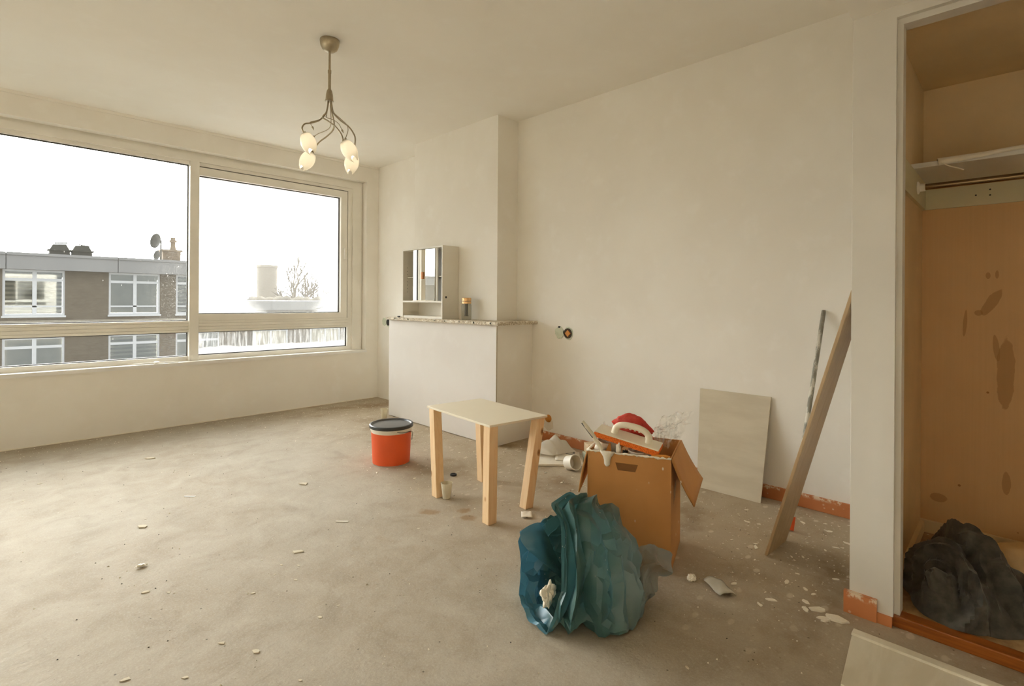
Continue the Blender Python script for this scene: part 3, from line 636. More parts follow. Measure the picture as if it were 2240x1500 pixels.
# ------------------------------------------------------------------ cardboard box
FL, FR_, BR, BL = Vector((1.745, 1.270, 0)), Vector((1.873, .963, 0)), Vector((2.172, 1.072, 0)), Vector((2.044, 1.379, 0))
HB = .452
cb = thing('cardboard_box', 'tall open cardboard box with plaster spatters, filled with rubbish', 'box', ((FL + BR) / 2))
cen = (FL + BR) / 2
def wallp(a, b, mat, name, h=HB, jag=0, seed=0):
    rnd = random.Random(seed); n = 14; d = (b - a); nin = (cen - (a + b) / 2).normalized() * .005
    rows = []
    bm = bmesh.new()
    bot, top = [], []
    for off in (0, 1):
        bb_, tt_ = [], []
        for i in range(n + 1):
            p = a + d * (i / n) + nin * off
            bb_.append(bm.verts.new(p)); tt_.append(bm.verts.new(p + Vector((0, 0, h + (rnd.uniform(-jag, jag) if 0 < i < n else 0)))))
        bot.append(bb_); top.append(tt_)
    for i in range(n):
        bm.faces.new((bot[0][i], bot[0][i + 1], top[0][i + 1], top[0][i])); bm.faces.new((bot[1][i], top[1][i], top[1][i + 1], bot[1][i + 1]))
        bm.faces.new((top[0][i], top[0][i + 1], top[1][i + 1], top[1][i]))
    o = fin(name, bm, mat); adopt(cb, o); return o
wallp(FL, FR_, 'card', 'front_panel', jag=.003, seed=2); wallp(FR_, BR, 'card', 'side_panel', seed=3); wallp(BR, BL, 'card', 'back_panel', seed=4); wallp(BL, FL, 'card', 'side_panel', seed=5)
adopt(cb, hexa('bottom_panel', [FL, FR_, BR, BL] + [p + Vector((0, 0, .006)) for p in (FL, FR_, BR, BL)], 'card_in'))
fd = (FR_ - FL).normalized(); sd = (BR - FR_).normalized(); outf = -sd
def flap(pts, nm, ctrl=0):     # quad a,b at hinge, c,d free edge, slightly bowed
    a, b, c, d = [Vector(p) for p in pts]; rows = []
    nrm = (b - a).cross(d - a).normalized()
    for i in range(9):
        u = i / 8; rows.append([(a.lerp(b, v / 8)).lerp(d.lerp(c, v / 8), u) + nrm * ctrl * math.sin(PI * u) * (.5 + .5 * math.sin(PI * v / 8)) for v in range(9)])
    o = grid(nm, rows, 'card', thick=.005); adopt(cb, o); return o
flap([(1.876, .962, .45), (2.172, 1.070, .452), (2.205, .985, .292), (1.952, .905, .262)], 'flap', .01)
flap([(2.044, 1.381, .45), (1.745, 1.272, .45), (1.702, 1.282, .285), (1.99, 1.43, .30)], 'flap', -.008)
# folded-over front lip, tab slot and plaster crust along the rim
adopt(cb, hexa('tab_slot', [FL + fd * .125 + outf * .0012 + Vector((0, 0, .385)), FL + fd * .195 + outf * .0012 + Vector((0, 0, .385)), FL + fd * .195 + Vector((0, 0, .385)), FL + fd * .125 + Vector((0, 0, .385)),
      FL + fd * .115 + outf * .0012 + Vector((0, 0, .415)), FL + fd * .205 + outf * .0012 + Vector((0, 0, .415)), FL + fd * .205 + Vector((0, 0, .415)), FL + fd * .115 + Vector((0, 0, .415))], 'card_dark'))
bm = bmesh.new(); rnd = random.Random(8)
edge = [FL + fd * (i / 40 * .333) + Vector((0, 0, HB + .001)) for i in range(41)]
add_tube(bm, [p + Vector((0, 0, rnd.uniform(-.002, .002))) for p in edge], [rnd.uniform(.002, .006) for _ in edge], 7)
edge = [BL.lerp(FL, i / 30) + Vector((0, 0, HB + .001)) for i in range(31)]
add_tube(bm, edge, [rnd.uniform(.002, .007) for _ in edge], 7)
adopt(cb, fin('plaster_crust', bm, 'plaster', smooth=True))
dp = FL + fd * .082 + outf * .002
adopt(cb, grid('plaster_drip', [[dp + fd * (w * s) + outf * (.006 * (1 - abs(s))) + Vector((0, 0, z)) for s in (-1, -.5, 0, .5, 1)] for z, w in ((.458, .03), (.448, .026), (.435, .016), (.42, .012), (.405, .011), (.397, .004))], 'plaster', thick=.004))
adopt(cb, hexa('tape_end', [BR.lerp(FR_, .55) - fd * -.001 + Vector((0, 0, .27)), BR.lerp(FR_, .75) + fd * .001 + Vector((0, 0, .25)), BR.lerp(FR_, .75) + Vector((0, 0, .25)), BR.lerp(FR_, .55) + Vector((0, 0, .27)),
      BR.lerp(FR_, .55) + fd * .0015 + Vector((0, 0, .33)), BR.lerp(FR_, .75) + fd * .0015 + Vector((0, 0, .31)), BR.lerp(FR_, .75) + Vector((0, 0, .31)), BR.lerp(FR_, .55) + Vector((0, 0, .33))], 'film'))

# ---- things in the box
def crumple(name, c, sx, sy, sz, mat, seed, amp=.35, parent=None, sub=3, freq=3.2):
    bm = bmesh.new(); bmesh.ops.create_icosphere(bm, subdivisions=sub, radius=1)
    off = Vector((seed * 3.7, seed * 1.3, seed * 2.1))
    for v in bm.verts:
        d, _ = noise.voronoi(v.co * freq * .5 + off); k_ = (d[1] - d[0]) * amp * 1.3 + noise.noise(v.co * 1.4 + off) * amp
        v.co = v.co * (1 - amp * .5 + k_); v.co.x *= sx; v.co.y *= sy; v.co.z *= sz; v.co += Vector(c)
    return fin(name, bm, mat, parent, smooth=True, angle=35)
flo = thing('sponge_float', 'plasterer\'s float with orange sponge sole and ivory handle on the box', 'trowel', (1.85, 1.15, .49))
lx = (Vector((1.827, 1.023, .478)) - Vector((1.743, 1.252, .526))); flen = lx.length + .02; lx.normalize()
wy = (Vector((1.953, 1.052, .479)) - Vector((1.827, 1.023, .478))); wy = (wy - lx * wy.dot(lx)); wid = .115; wy.normalize(); nz = lx.cross(wy)
if nz.z < 0: nz = -nz
fm = Matrix((lx, wy, nz)).transposed().to_4x4(); fm.translation = Vector((1.776, 1.264, .5054))
bm = bmesh.new(); abox(bm, 0, flen, 0, wid, -.002, .019, fm); adopt(flo, fin('sponge', bm, 'sponge', bevel=.003))
bm = bmesh.new(); abox(bm, .002, flen - .002, .002, wid - .002, .019, .025, fm); adopt(flo, fin('plate', bm, 'ivory', bevel=.002))
hp = [(flen * .28, .022), (flen * .285, .045), (flen * .33, .062), (flen * .45, .072), (flen * .62, .074), (flen * .74, .066), (flen * .80, .048), (flen * .81, .022)]
bm = bmesh.new(); pp = catmull([(x, wid * .42, z) for x, z in hp], 6); rad = [.013 if i in range(9, 34) else .0145 for i in range(len(pp))]
add_tube(bm, pp, rad, 14); bm.transform(fm); hdl = fin('handle', bm, 'ivory', smooth=True, angle=50); adopt(flo, hdl)
bm = bmesh.new()
for i in range(5): abox(bm, flen * (.42 + .07 * i), flen * (.45 + .07 * i), wid * .42 - .005, wid * .42 + .005, .057, .061, fm)
fg = fin('finger_notches', bm, 'ivory', hdl, bevel=.002); fg.matrix_parent_inverse = Matrix.Identity(4)

def rag():
    bm = bmesh.new(); bmesh.ops.create_icosphere(bm, subdivisions=5, radius=1)
    for v in bm.verts:
        p = v.co.copy(); t = p.x
        fold = abs(math.sin(5.2 * t + 3 * noise.noise(p * 1.2))) * .10
        d, _ = noise.voronoi(p * 1.6 + Vector((2, 5, 1)))
        s = 1 - .12 + (d[1] - d[0]) * .28 - fold + noise.noise(p * 2.2) * .12
        q = p * s
        v.co = Vector((1.968, 1.194, .530)) + Vector((rt.x, rt.y, 0)) * q.x * .098 + Vector((fw.x, fw.y, 0)) * q.y * .045 + Vector((0, 0, 1)) * (q.z * .055 - .16 * max(0, q.x) ** 2 * .28 - .006 * q.x)
    o = fin('red_rag', bm, 'rag', smooth=True)
    tag(o, 'crumpled red cloth stuffed behind the float handle', 'cloth')
rag()
def inbox(o, label, cat): return tag(o, label, cat)
scp = thing('scraper', 'clear plastic scraper handle sticking out of the cardboard box', 'scraper', (1.75, 1.27, .5))
adopt(scp, tube('handle', [(1.742, 1.296, .567), (1.745, 1.28, .548), (1.752, 1.25, .515), (1.768, 1.213, .459)], [.007, .010, .010, .007], 'cup', seg=12), tube('blade_edge', [(1.735, 1.294, .562), (1.745, 1.245, .508)], .003, 'lid', seg=6))
pn = bmesh.new(); abox(pn, 0, .11, -.012, .012, -.006, .006, frame_mtx((1.815, 1.06, .446), (0, 0, 1), (.55, -.62, .06))); 
br_ = thing('paint_brush', 'orange-handled paint brush lying along the box rim', 'brush', (1.89, 1.03, .45))
adopt(br_, tube('handle', [(1.855, 1.0385, .452), (1.865, 1.0155, .455), (1.876, .9885, .457), (1.883, .972, .457)], [.006, .0075, .0075, .004], 'socket_orange', seg=12), tube('ferrule', [(1.845, 1.0625, .450), (1.855, 1.0385, .452)], .007, 'lid', seg=12)); pn.free()
tub = thing('plaster_tub', 'small white plastic tub of dried plaster in the cardboard box', 'tub', (1.862, 1.075, .40))
adopt(tub, lathe('tub_body', [(0, 0), (.028, 0), (.034, .068), (.036, .068), (.036, .072), (.032, .072), (.031, .05), (0, .05)], 'tub', None, 28, Matrix.Translation((1.867, 1.118, .388)) @ Matrix.Rotation(.08, 4, 'X')))
inbox(crumple('plastic_ball', (1.852, 1.116, .452), .012, .012, .018, 'film', 3, .4), 'crumpled clear plastic ball beside the white tub in the box', 'plastic')
inbox(crumple('crumpled_foil', (1.8315, 1.146, .447), .016, .013, .018, 'black', 5, .5), 'dark crumpled wrapper between plaster and tub in the box', 'wrapper')
inbox(crumple('plaster_lump', (1.8155, 1.1660, .450), .013, .012, .036, 'plaster', 6, .4), 'off-white plaster lump upright under the float', 'plaster')
bm = bmesh.new(); abox(bm, -.035, .035, -.003, .003, -.03, .04, frame_mtx((1.838, 1.218, .440), (-.1, .05, 1), (.5, -.8, 0))); inbox(fin('grey_card', bm, 'foil', bevel=.001), 'stiff grey card piece standing in the cardboard box', 'card')
bm = bmesh.new(); abox(bm, -.02, .02, -.003, .003, -.03, .035, frame_mtx((1.8135, 1.2226, .440), (.1, .2, 1), (.6, -.7, 0))); inbox(fin('orange_card', bm, 'socket_orange', bevel=.001), 'orange packaging scrap standing in the cardboard box', 'packaging')
inbox(lathe('cardboard_roll', [(.0, 0), (.026, 0), (.026, .06), (.022, .06), (.022, .01), (0, .01)], 'paper', None, 24, frame_mtx((1.808, 1.258, .424), (.12, -.25, .9))), 'short pale cardboard roll at the left end of the box', 'roll')
inbox(crumple('rubble_fill', (1.955, 1.17, .385),   .12, .12, .05, 'card_in', 9, .3, sub=4), 'brown layer of mixed rubbish filling the cardboard box', 'rubbish')
inbox(crumple('newspaper_wad', (2.024, 1.191, .455), .034, .030, .034, 'paper', 12, .4, sub=4), 'crumpled newspaper behind the red cloth in the box', 'paper')
# clear film tufts
def film_sheet(c, w, h, seed, lean):
    rows = []; off = Vector((seed * 5.1, 2.2, seed))
    for i in range(15):
        u = i / 14; r_ = []
        for j in range(15):
            v = j / 14; p = Vector((u * 3, v * 3, 0))
            dd = (noise.noise(p * 1.3 + off) * .035 + (noise.voronoi(p * 1.2 + off)[0][0] - .4) * .05)
            q = Vector(c) + Vector((rt.x, rt.y, 0)) * ((v - .5) * w * (1 + .5 * u) + lean * u) + Vector((fw.x, fw.y, 0)) * dd + Vector((0, 0, u * h * (1 - .5 * (v - .5) ** 2) + dd * .5))
            r_.append(q)
        rows.append(r_)
    return grid('film_sheet', rows, 'film')
fl_ = thing('clear_film', 'tuft of clear crinkled plastic film rising from the box by the right flap', 'plastic film', (2.06, 1.06, .45))
adopt(fl_, film_sheet((2.040, 1.112, .442), .06, .13, 1, .05), film_sheet((2.055, 1.102, .44), .07, .10, 2, .03), film_sheet((2.085, 1.098, .44), .06, .15, 3, .09))
tag(crumple('clear_film', (1.905, 1.292, .482), .020, .018, .050, 'film', 21, .5), 'small crinkled clear plastic bit behind the float', 'plastic film')

# ------------------------------------------------------------------ teal rubbish bag
BAG = [
 [(1.255,1.084,0.001),(1.272,1.053,0.079),(1.301,1.044,0.196),(1.336,1.081,0.322),(1.362,1.139,0.384),(1.526,1.129,0.370),(1.544,1.282,0.241),(1.435,1.279,0.234),(1.348,1.282,0.229),(1.324,1.264,0.089),(1.269,1.191,0.021)],
 [(1.289,1.042,0.013),(1.285,1.011,0.099),(1.314,1.010,0.211),(1.349,1.053,0.326),(1.393,1.108,0.381),(1.533,1.122,0.367),(1.587,1.253,0.259),(1.530,1.297,0.202),(1.464,1.321,0.137),(1.407,1.279,0.044),(1.344,1.187,0.0)],
 [(1.333,0.997,0.017),(1.317,0.971,0.102),(1.339,0.971,0.224),(1.380,1.022,0.327),(1.426,1.074,0.375),(1.545,1.110,0.359),(1.630,1.223,0.262),(1.619,1.277,0.180),(1.558,1.297,0.087),(1.492,1.264,0.008),(1.416,1.156,0.0)],
 [(1.389,0.927,0.0),(1.380,0.908,0.088),(1.411,0.933,0.197),(1.451,0.992,0.299),(1.494,1.048,0.347),(1.571,1.084,0.339),(1.650,1.146,0.272),(1.671,1.182,0.187),(1.642,1.182,0.107),(1.587,1.153,0.041),(1.495,1.075,0.0)],
 [(1.460,0.897,0.0),(1.473,0.884,0.059),(1.505,0.909,0.171),(1.548,0.964,0.245),(1.562,1.007,0.294),(1.599,1.041,0.295),(1.650,1.074,0.261),(1.685,1.096,0.183),(1.679,1.102,0.104),(1.645,1.079,0.046),(1.554,1.015,0.0)],
 [(1.536,0.905,0.004),(1.552,0.903,0.063),(1.583,0.929,0.150),(1.617,0.966,0.194),(1.629,0.996,0.233),(1.642,1.012,0.239),(1.668,1.028,0.219),(1.695,1.044,0.171),(1.704,1.049,0.097),(1.678,1.032,0.044),(1.604,0.979,0.002)],
 [(1.622,0.946,0.033),(1.627,0.942,0.065),(1.631,0.952,0.108),(1.646,0.964,0.122),(1.659,0.980,0.129),(1.666,0.987,0.129),(1.675,0.993,0.117),(1.684,0.998,0.097),(1.684,0.998,0.071),(1.675,0.992,0.043),(1.642,0.969,0.032)],
]
TAIL = [
 [(1.638,0.987,0.150),(1.664,0.975,0.175),(1.703,0.964,0.171),(1.747,0.948,0.153),(1.792,0.930,0.115)],
 [(1.615,0.968,0.108),(1.634,0.948,0.149),(1.675,0.935,0.147),(1.729,0.923,0.124),(1.780,0.915,0.091)],
 [(1.591,0.949,0.060),(1.599,0.927,0.110),(1.639,0.915,0.119),(1.696,0.914,0.095),(1.741,0.911,0.069)],
 [(1.556,0.928,0.020),(1.571,0.912,0.048),(1.603,0.908,0.056),(1.651,0.917,0.046),(1.697,0.927,0.043)],
 [(1.501,0.898,0.002),(1.523,0.891,0.007),(1.569,0.900,0.007),(1.614,0.912,0.008),(1.657,0.926,0.014)],
]
def loft(L, nu, nv, closed):
    """dense grid: catmull around each loop, then catmull along the loops"""
    loops = []
    for l in L:
        if closed:
            n = len(l); ext = [l[-1]] + l + [l[0], l[1]]
            c = catmull(ext, nu)[nu:nu * (n + 1)]
        else: c = catmull(l, nu)
        loops.append(c)
    cols = [catmull([lp[i] for lp in loops], nv) for i in range(len(loops[0]))]
    return [[cols[i][k] for i in range(len(cols))] for k in range(len(cols[0]))]
def normals(G, closed):
    N_ = []
    R_n, C_n = len(G), len(G[0])
    for i in range(R_n):
        r = []
        for j in range(C_n):
            a = G[min(i + 1, R_n - 1)][j] - G[max(i - 1, 0)][j]
            b = (G[i][(j + 1) % C_n] - G[i][(j - 1) % C_n]) if closed else (G[i][min(j + 1, C_n - 1)] - G[i][max(j - 1, 0)])
            n = a.cross(b); r.append(n.normalized() if n.length > 1e-9 else Vector((0, 0, 1)))
        N_.append(r)
    return N_
def tri(x): return abs((x % 2.0) - 1.0)
PLEATS = ((.06, .05, -.010), (.155, .06, -.030), (.235, .05, .014), (.335, .07, -.024), (.44, .05, .012), (.53, .06, -.016), (.66, .05, .006), (.78, .07, -.012))
def crease(G, closed, fs, fv, amp, seed, zmin=.002, pleats=None):
    N_ = normals(G, closed); R_n, C_n = len(G), len(G[0]); off = Vector((seed, seed * .7, seed * 1.9)); out = []
    for i in range(R_n):
        u = i / (R_n - 1); row = []
        for j in range(C_n):
            v = j / C_n; p = G[i][j]
            w = noise.noise(p * 5 + off) * 1.1
            f = (tri(u * fs + .45 * w + .5 * noise.noise(p * 3)) ** 1.4 - .45) * amp * 1.5
            if pleats:
                f = 0.0
                for k_, (u0, w_, a_) in enumerate(pleats):
                    uu = u0 + .035 * noise.noise(Vector((k_ * 7.3, v * 5, 1.5))) + .02 * noise.noise(Vector((k_ * 3.1, v * 13, 4)))
                    f += a_ * (.55 + .9 * noise.noise(Vector((k_ * 1.7, v * 6, 9)))) * max(0, 1 - abs(u - uu) / w_) * 1.7
            d = noise.voronoi(Vector((p.x, p.y, p.z * .55)) * fv + off)[0]; f += ((d[1] - d[0]) - .25) * amp * 1.9
            d2 = noise.voronoi(p * fv * 2.4 + off)[0]; f += ((d2[1] - d2[0]) - .25) * amp * .55
            q = p + N_[i][j] * f; q.z = max(q.z, zmin + .002 * noise.noise(p * 30)); row.append(q)
        out.append(row)
    return out
def facet(o, ratio, deg):       # collapse to flat crinkled facets, as stiff film creases
    mo = o.modifiers.new('collapse', 'DECIMATE'); mo.ratio = ratio
    dg = bpy.context.evaluated_depsgraph_get(); dg.update()
    me = bpy.data.meshes.new_from_object(o.evaluated_get(dg)); o.modifiers.clear(); o.data = me
    for p in me.polygons: p.use_smooth = True
    me.set_sharp_from_angle(angle=math.radians(deg))
bag = thing('rubbish_bag', 'teal plastic rubbish bag slumped open in front of the cardboard box', 'bag', (1.45, 1.05, 0))
G = crease(loft(BAG, 12, 16, True), True, 10, 9, .024, 4.0, pleats=PLEATS)
cap_c = sum((Vector(p) for p in BAG[-1]), Vector()) / len(BAG[-1])
G.append([cap_c + (p - cap_c) * .1 for p in G[-1]])
bo = grid('bag_film', G, 'bag', closed=True); adopt(bag, bo)
facet(bo, .085, 24)
TG = crease(loft(TAIL, 9, 9, False), False, 5, 12, .014, 9.0)
bt2 = grid('bag_tail', TG, 'bag2'); facet(bt2, .2, 24); adopt(bag, bt2)
# folded-over triangular lip at the mouth
LIPS = [[(1.352,1.284,.232),(1.386,1.272,.246),(1.43,1.268,.246)], [(1.345,1.262,.20),(1.40,1.225,.205),(1.46,1.225,.19)], [(1.37,1.225,.16),(1.42,1.19,.13),(1.47,1.19,.11)], [(1.42,1.18,.10),(1.445,1.165,.08),(1.475,1.165,.06)]]
adopt(bag, grid('folded_lip', crease(loft(LIPS, 7, 7, False), False, 3, 12, .010, 2.0), 'bag'))
tag(crumple('plaster_lump', (1.318, 1.118, .085), .026, .022, .042, 'plaster', 31, .45, sub=4), 'ragged cream plaster lump in the mouth of the teal bag', 'plaster')

# ------------------------------------------------------------------ heap of dark cloth in the closet
def heap():
    rows = []; nu, nv = 100, 90; cx, cy = 2.40, .125
    for i in range(nu + 1):
        t = i / nu; r = []
        for j in range(nv):
            a = 2 * PI * j / nv
            rx, ry = .265 * (1 + .06 * math.sin(3 * a + 1)), .168 * (1 + .05 * math.sin(5 * a))
            prof = math.cos(t * PI / 2) ** .62
            x, y = cx + rx * t * math.cos(a), cy + ry * t * math.sin(a)
            z = .038 + .195 * prof * (1 + .18 * math.cos(a))
            p = Vector((x, y, z)); w = noise.noise_vector(p * 5.5) * .05
            # long arcing folds
            q = math.hypot((x - 2.22) + w.x, 1.5 * (y - .20) + w.y)
            f = (tri(q * 13 + .9 * noise.noise(p * 6)) ** 1.3 - .45) * .062 + (tri(q * 31 + 2.0 * noise.noise(p * 9 + Vector((3, 1, 2)))) - .5) * .024 + (noise.voronoi(p * 11 + w)[0][1] - noise.voronoi(p * 11 + w)[0][0] - .25) * .014
            e = min(1, (1 - t) * 5)
            n_ = Vector((math.cos(a) * t, math.sin(a) * t, 1 - .5 * t)).normalized()
            p = p + n_ * f * (.35 + .65 * e); p.z = max(p.z, .037); p.y = min(p.y, .292); r.append(p)
        rows.append(r)
    o = grid('dark_cloth_heap', rows, 'velour', closed=True)
    facet(o, .22, 32)
    tag(o, 'crumpled heap of black velour cloth on the closet floor', 'cloth')
heap()
o = crumple('cream_cushion', (2.80, -.06, .082), .16, .13, .055, 'pillow', 41, .14, sub=4, freq=1.2); tag(o, 'soft cream cushion at the back of the closet floor', 'cushion')

# ------------------------------------------------------------------ loose items on the floor
fpn = [(1.956, .374, 0), (1.66, .345, 0), (1.64, -.75, 0), (1.965, -.73, 0)]
mp = thing('laminate_sheet', 'pale marbled laminate panel lying flat in front of the closet', 'panel', (1.8, 0, 0))
adopt(mp, hexa('board', [Vector((p[0], p[1], .001)) for p in fpn] + [Vector((p[0], p[1], .014)) for p in fpn], 'marble', bevel=.002),
      hexa('raised_edge', [Vector(p) for p in ((1.928, .3735, .013), (1.966, .3735, .013), (1.968, -.73, .013), (1.93, -.73, .013), (1.932, .3725, .020), (1.963, .3725, .020), (1.965, -.73, .020), (1.933, -.73, .020))], 'marble', bevel=.002))
# white sheets by the wall
tag(hexa('white_sheet', [(2.495, 2.205, .001), (2.70, 2.0, .001), (2.86, 2.12, .001), (2.66, 2.36, .001), (2.495, 2.205, .014), (2.70, 2.0, .014), (2.86, 2.12, .014), (2.66, 2.36, .014)], 'paper', bevel=.002), 'thick white board lying on the floor between table and wall', 'board')
rows = [[Vector((2.635, 2.18, .016)).lerp(Vector((2.72, 2.04, .016)), v / 8).lerp(Vector((2.775, 2.30, .02)).lerp(Vector((2.87, 2.16, .022)), v / 8), u / 8) + Vector((0, 0, .010 * math.sin(PI * u / 8) + .004 * abs(noise.noise(Vector((u, v, 3)) * .6)))) for v in range(9)] for u in range(9)]
tag(grid('white_paper', rows, 'paper', thick=.002), 'curled white paper on top of the white board', 'paper')
tag(lathe('white_ring', [(.030, 0), (.034, .0), (.034, .004), (.030, .004)], 'lid', None, 28, Matrix.Translation((2.79, 2.18, .029))), 'thin grey ring lying on the curled white paper', 'ring')
mg = thing('white_mug', 'white round pot lying on its side by the box', 'pot', (2.63, 2.03, 0))
adopt(mg, lathe('pot_body', [(0, -.04), (.034, -.04), (.044, -.03), (.046, .035), (.049, .037), (.049, .042), (.043, .042), (.041, -.026), (0, -.03)], 'tub', None, 32, frame_mtx((2.590, 2.010, .0475), (-.15, -.95, .28))))
mg['label'] = 'white round pot tipped on its side next to the cardboard box'
def wbag():
    rows = []
    for i in range(25):
        u = i / 24; r = []
        for j in range(25):
            v = j / 24; p = Vector((2.60 + .19 * v + .05 * u, 2.38 - .16 * u - .06 * v, 0)); h = math.sin(PI * u) ** .7 * math.sin(PI * v) ** .6
            f = tri(v * 7 + 1.5 * noise.noise(p * 8)) * .035
            sh_ = min(p.x + p.y - 4.70, 4.98 - abs(p.x + .0) * .77 - p.y * .79) > -.02 and p.x + p.y > 4.685
            pa_ = p.x + p.y > 4.80 and p.x > 2.62 and p.y < 2.33
            p.z = .004 + (.030 if pa_ else .0125 if sh_ else 0) + h * (.055 + .05 * v + f); r.append(p)
        rows.append(r)
    return grid('white_plastic_bag', rows, 'wfilm')
tag(wbag(), 'thin white plastic bag crumpled behind the table', 'bag')
tag(box('wood_block', 0, .14, 0, .075, 0, .062, 'pine_block', bevel=.003, mtx=Matrix.Translation((2.80, 2.03, .052)) @ Matrix.Rotation(-.5, 4, 'Z')), 'pale sawn wood block by the skirting behind the box', 'wood block')
tag(box('brick_piece', 0, .16, 0, .085, 0, .052, 'patch', bevel=.006, mtx=Matrix.Translation((2.79, 2.03, 0)) @ Matrix.Rotation(-.48, 4, 'Z')), 'grey-green brick piece under the pale wood block', 'brick')
rows = [[Vector((1.925, .858, .003)).lerp(Vector((1.965, .80, .003)), v / 8).lerp(Vector((1.858, .762, .003)).lerp(Vector((1.905, .722, .003)), v / 8), u / 8) + Vector((0, 0, .012 * math.sin(PI * v / 8) + .006 * abs(math.sin(2.4 * PI * (u + v) / 14)))) for v in range(9)] for u in range(9)]
tag(grid('sandpaper_sheet', rows, 'foil', thick=.0016), 'grey creased sandpaper sheet on the floor beside the cardboard box', 'sandpaper')
rows = [[Vector((1.872, 1.745, .002)) + Vector((rt.x, rt.y, 0)) * .055 * (v / 6 - .3) + Vector((fw.x, fw.y, 0)) * .07 * (u / 6 - .5) + Vector((0, 0, .006 * noise.noise(Vector((u, v, 0)) * .5) + .005)) for v in range(7)] for u in range(7)]
tag(grid('paper_scrap', rows, 'paper', thick=.0012), 'printed white paper scrap beside a table leg', 'paper')
bl = thing('black_ring', 'black plastic bottle ring under the small table', 'ring', (1.99, 2.45, 0))
adopt(bl, lathe('ring_body', [(.013, .001), (.020, .001), (.020, .010), (.013, .010)], 'black', None, 24, Matrix.Translation((1.992, 2.452, 0))), lathe('ring_disc', [(0, .004), (.013, .004), (.013, .006), (0, .006)], 'lid', None, 24, Matrix.Translation((1.992, 2.452, 0))))

# plaster chips and crumbs
CH = []; CHT = []
for s in range(7):
    rnd = random.Random(100 + s); bm = bmesh.new(); n = 7; b_ = []; t_v = []
    for i in range(n):
        a = 2 * PI * i / n; r = rnd.uniform(.55, 1.1); x, y = r * math.cos(a), r * .55 * math.sin(a)
        b_.append(bm.verts.new((x, y, 0))); t_v.append(bm.verts.new((x * .93, y * .93, .16 + rnd.uniform(0, .16))))
    bm.faces.new(b_[::-1]); bm.faces.new(t_v)
    for i in range(n): bm.faces.new((b_[i], b_[(i + 1) % n], t_v[(i + 1) % n], t_v[i]))
    bmesh.ops.recalc_face_normals(bm, faces=bm.faces)
    me = bpy.data.meshes.new('plaster_chip'); bm.to_mesh(me); bm.free(); me.materials.append(M['plaster']); CH.append(me)
    mt_ = me.copy(); mt_.materials.clear(); mt_.materials.append(M['tanchip']); CHT.append(mt_)
rnd = random.Random(77)
def clear_of(x, y, m=.02):
    if x > 2.56 and 2.68 < y < 4.2: return False
    if 1.62 < x < 2.12 and 1.72 < y < 2.4 and rnd.random() < .5: return False
    if x > 2.07 - m and y < YC + m: return False
    if 1.62 < x < 1.99 and y < .39: return False
    if 1.22 < x < 1.83 and .86 < y < 1.34: return False
    if 1.70 < x < 2.21 and .9 < y < 1.44: return False
    if any(abs(x - a) < .045 and abs(y - b) < .045 for a, b in ((1.692, 1.808), (1.956, 1.812), (1.724, 2.252), (2.062, 2.260))): return False
    if math.hypot(x - 1.872, y - 2.955) < .15: return False
    if 2.45 < x < 2.95 and 1.95 < y < 2.45: return False
    if math.hypot(x - 1.737, y - 2.195) < .05 or math.hypot(x - 2.505, y - 4.075) < .06: return False
    if x > 2.8 and .93 < y < 1.38: return False
    if 2.28 < x < 2.53 and .72 < y < .78: return False
    return 0 < x < 2.96 and y < 4.99
def chip(x, y, s, rz, label, group):
    o = bpy.data.objects.new('plaster_chip', (CH if x > 1.6 else CHT)[rnd.randrange(7)]); COL.objects.link(o); o.location = (x, y, .0004)
    o.scale = (s, s, s * .55); o.rotation_euler = (0, 0, rz); tag(o, label, 'plaster chip', group)
AREAS = [((1.9, 2.9, .44, 1.0), 90, .004, .022, 'off-white plaster chip on the dirty floor between box and closet post', 'plaster chips by the closet'),
         ((2.2, 2.95, 1.4, 2.7), 40, .005, .016, 'off-white plaster chip on the floor along the bare right wall', 'plaster chips along the right wall'),
         ((.3, 1.5, .3, 3.0), 46, .003, .011, 'small pale plaster chip on the open concrete floor before the table', 'plaster chips on the open floor'),
         ((.1, 2.6, 3.0, 4.97), 44, .004, .014, 'small pale plaster chip on the concrete floor below the window', 'plaster chips below the window'),
         ((1.55, 2.5, 2.3, 2.95), 22, .004, .014, 'pale plaster chip on the floor between table and fireplace', 'plaster chips by the fireplace')]
for (x0, x1, y0, y1), n, s0, s1_, lab, grp in AREAS:
    c_ = 0
    while c_ < n:
        x, y = rnd.uniform(x0, x1), rnd.uniform(y0, y1)
        if clear_of(x, y, .04): chip(x, y, s0 + (s1_ - s0) * rnd.random() ** 2, rnd.uniform(0, PI), lab, grp); c_ += 1
for x, y, s in ((2.03, .49, .035), (2.01, .43, .045), (2.0, .52, .022), (2.05, .535, .02), (1.985, .455, .025)):
    chip(x, y, s, rnd.uniform(0, 3), 'large cream plaster flake at the foot of the closet post', 'plaster flakes at the closet skirting')
for x, y, sz, lab in ((.507, 2.916, .034, 'curled tan flake of old glue on the open floor before the window wall'), (.918, 2.17, .028, 'curled cream flake on the open floor between bag and bucket'),
                      (.751, 4.128, .036, 'long thin grey flake on the floor just below the window'), (1.277, 2.942, .036, 'long thin pale flake on the floor beside the paint bucket')):
    chip(x, y, sz, rnd.uniform(-.9, -.6), lab, None)
for x, y, sz in ((.401, 2.257, .018), (.572, 1.643, .018), (.272, 1.777, .016), (.51, 1.757, .014), (.392, 1.67, .012), (.785, 1.669, .012)):
    chip(x, y, sz, rnd.uniform(-.9, .2), 'cream plaster flake on the bare floor well in front of the window', 'cream flakes on the bare floor')
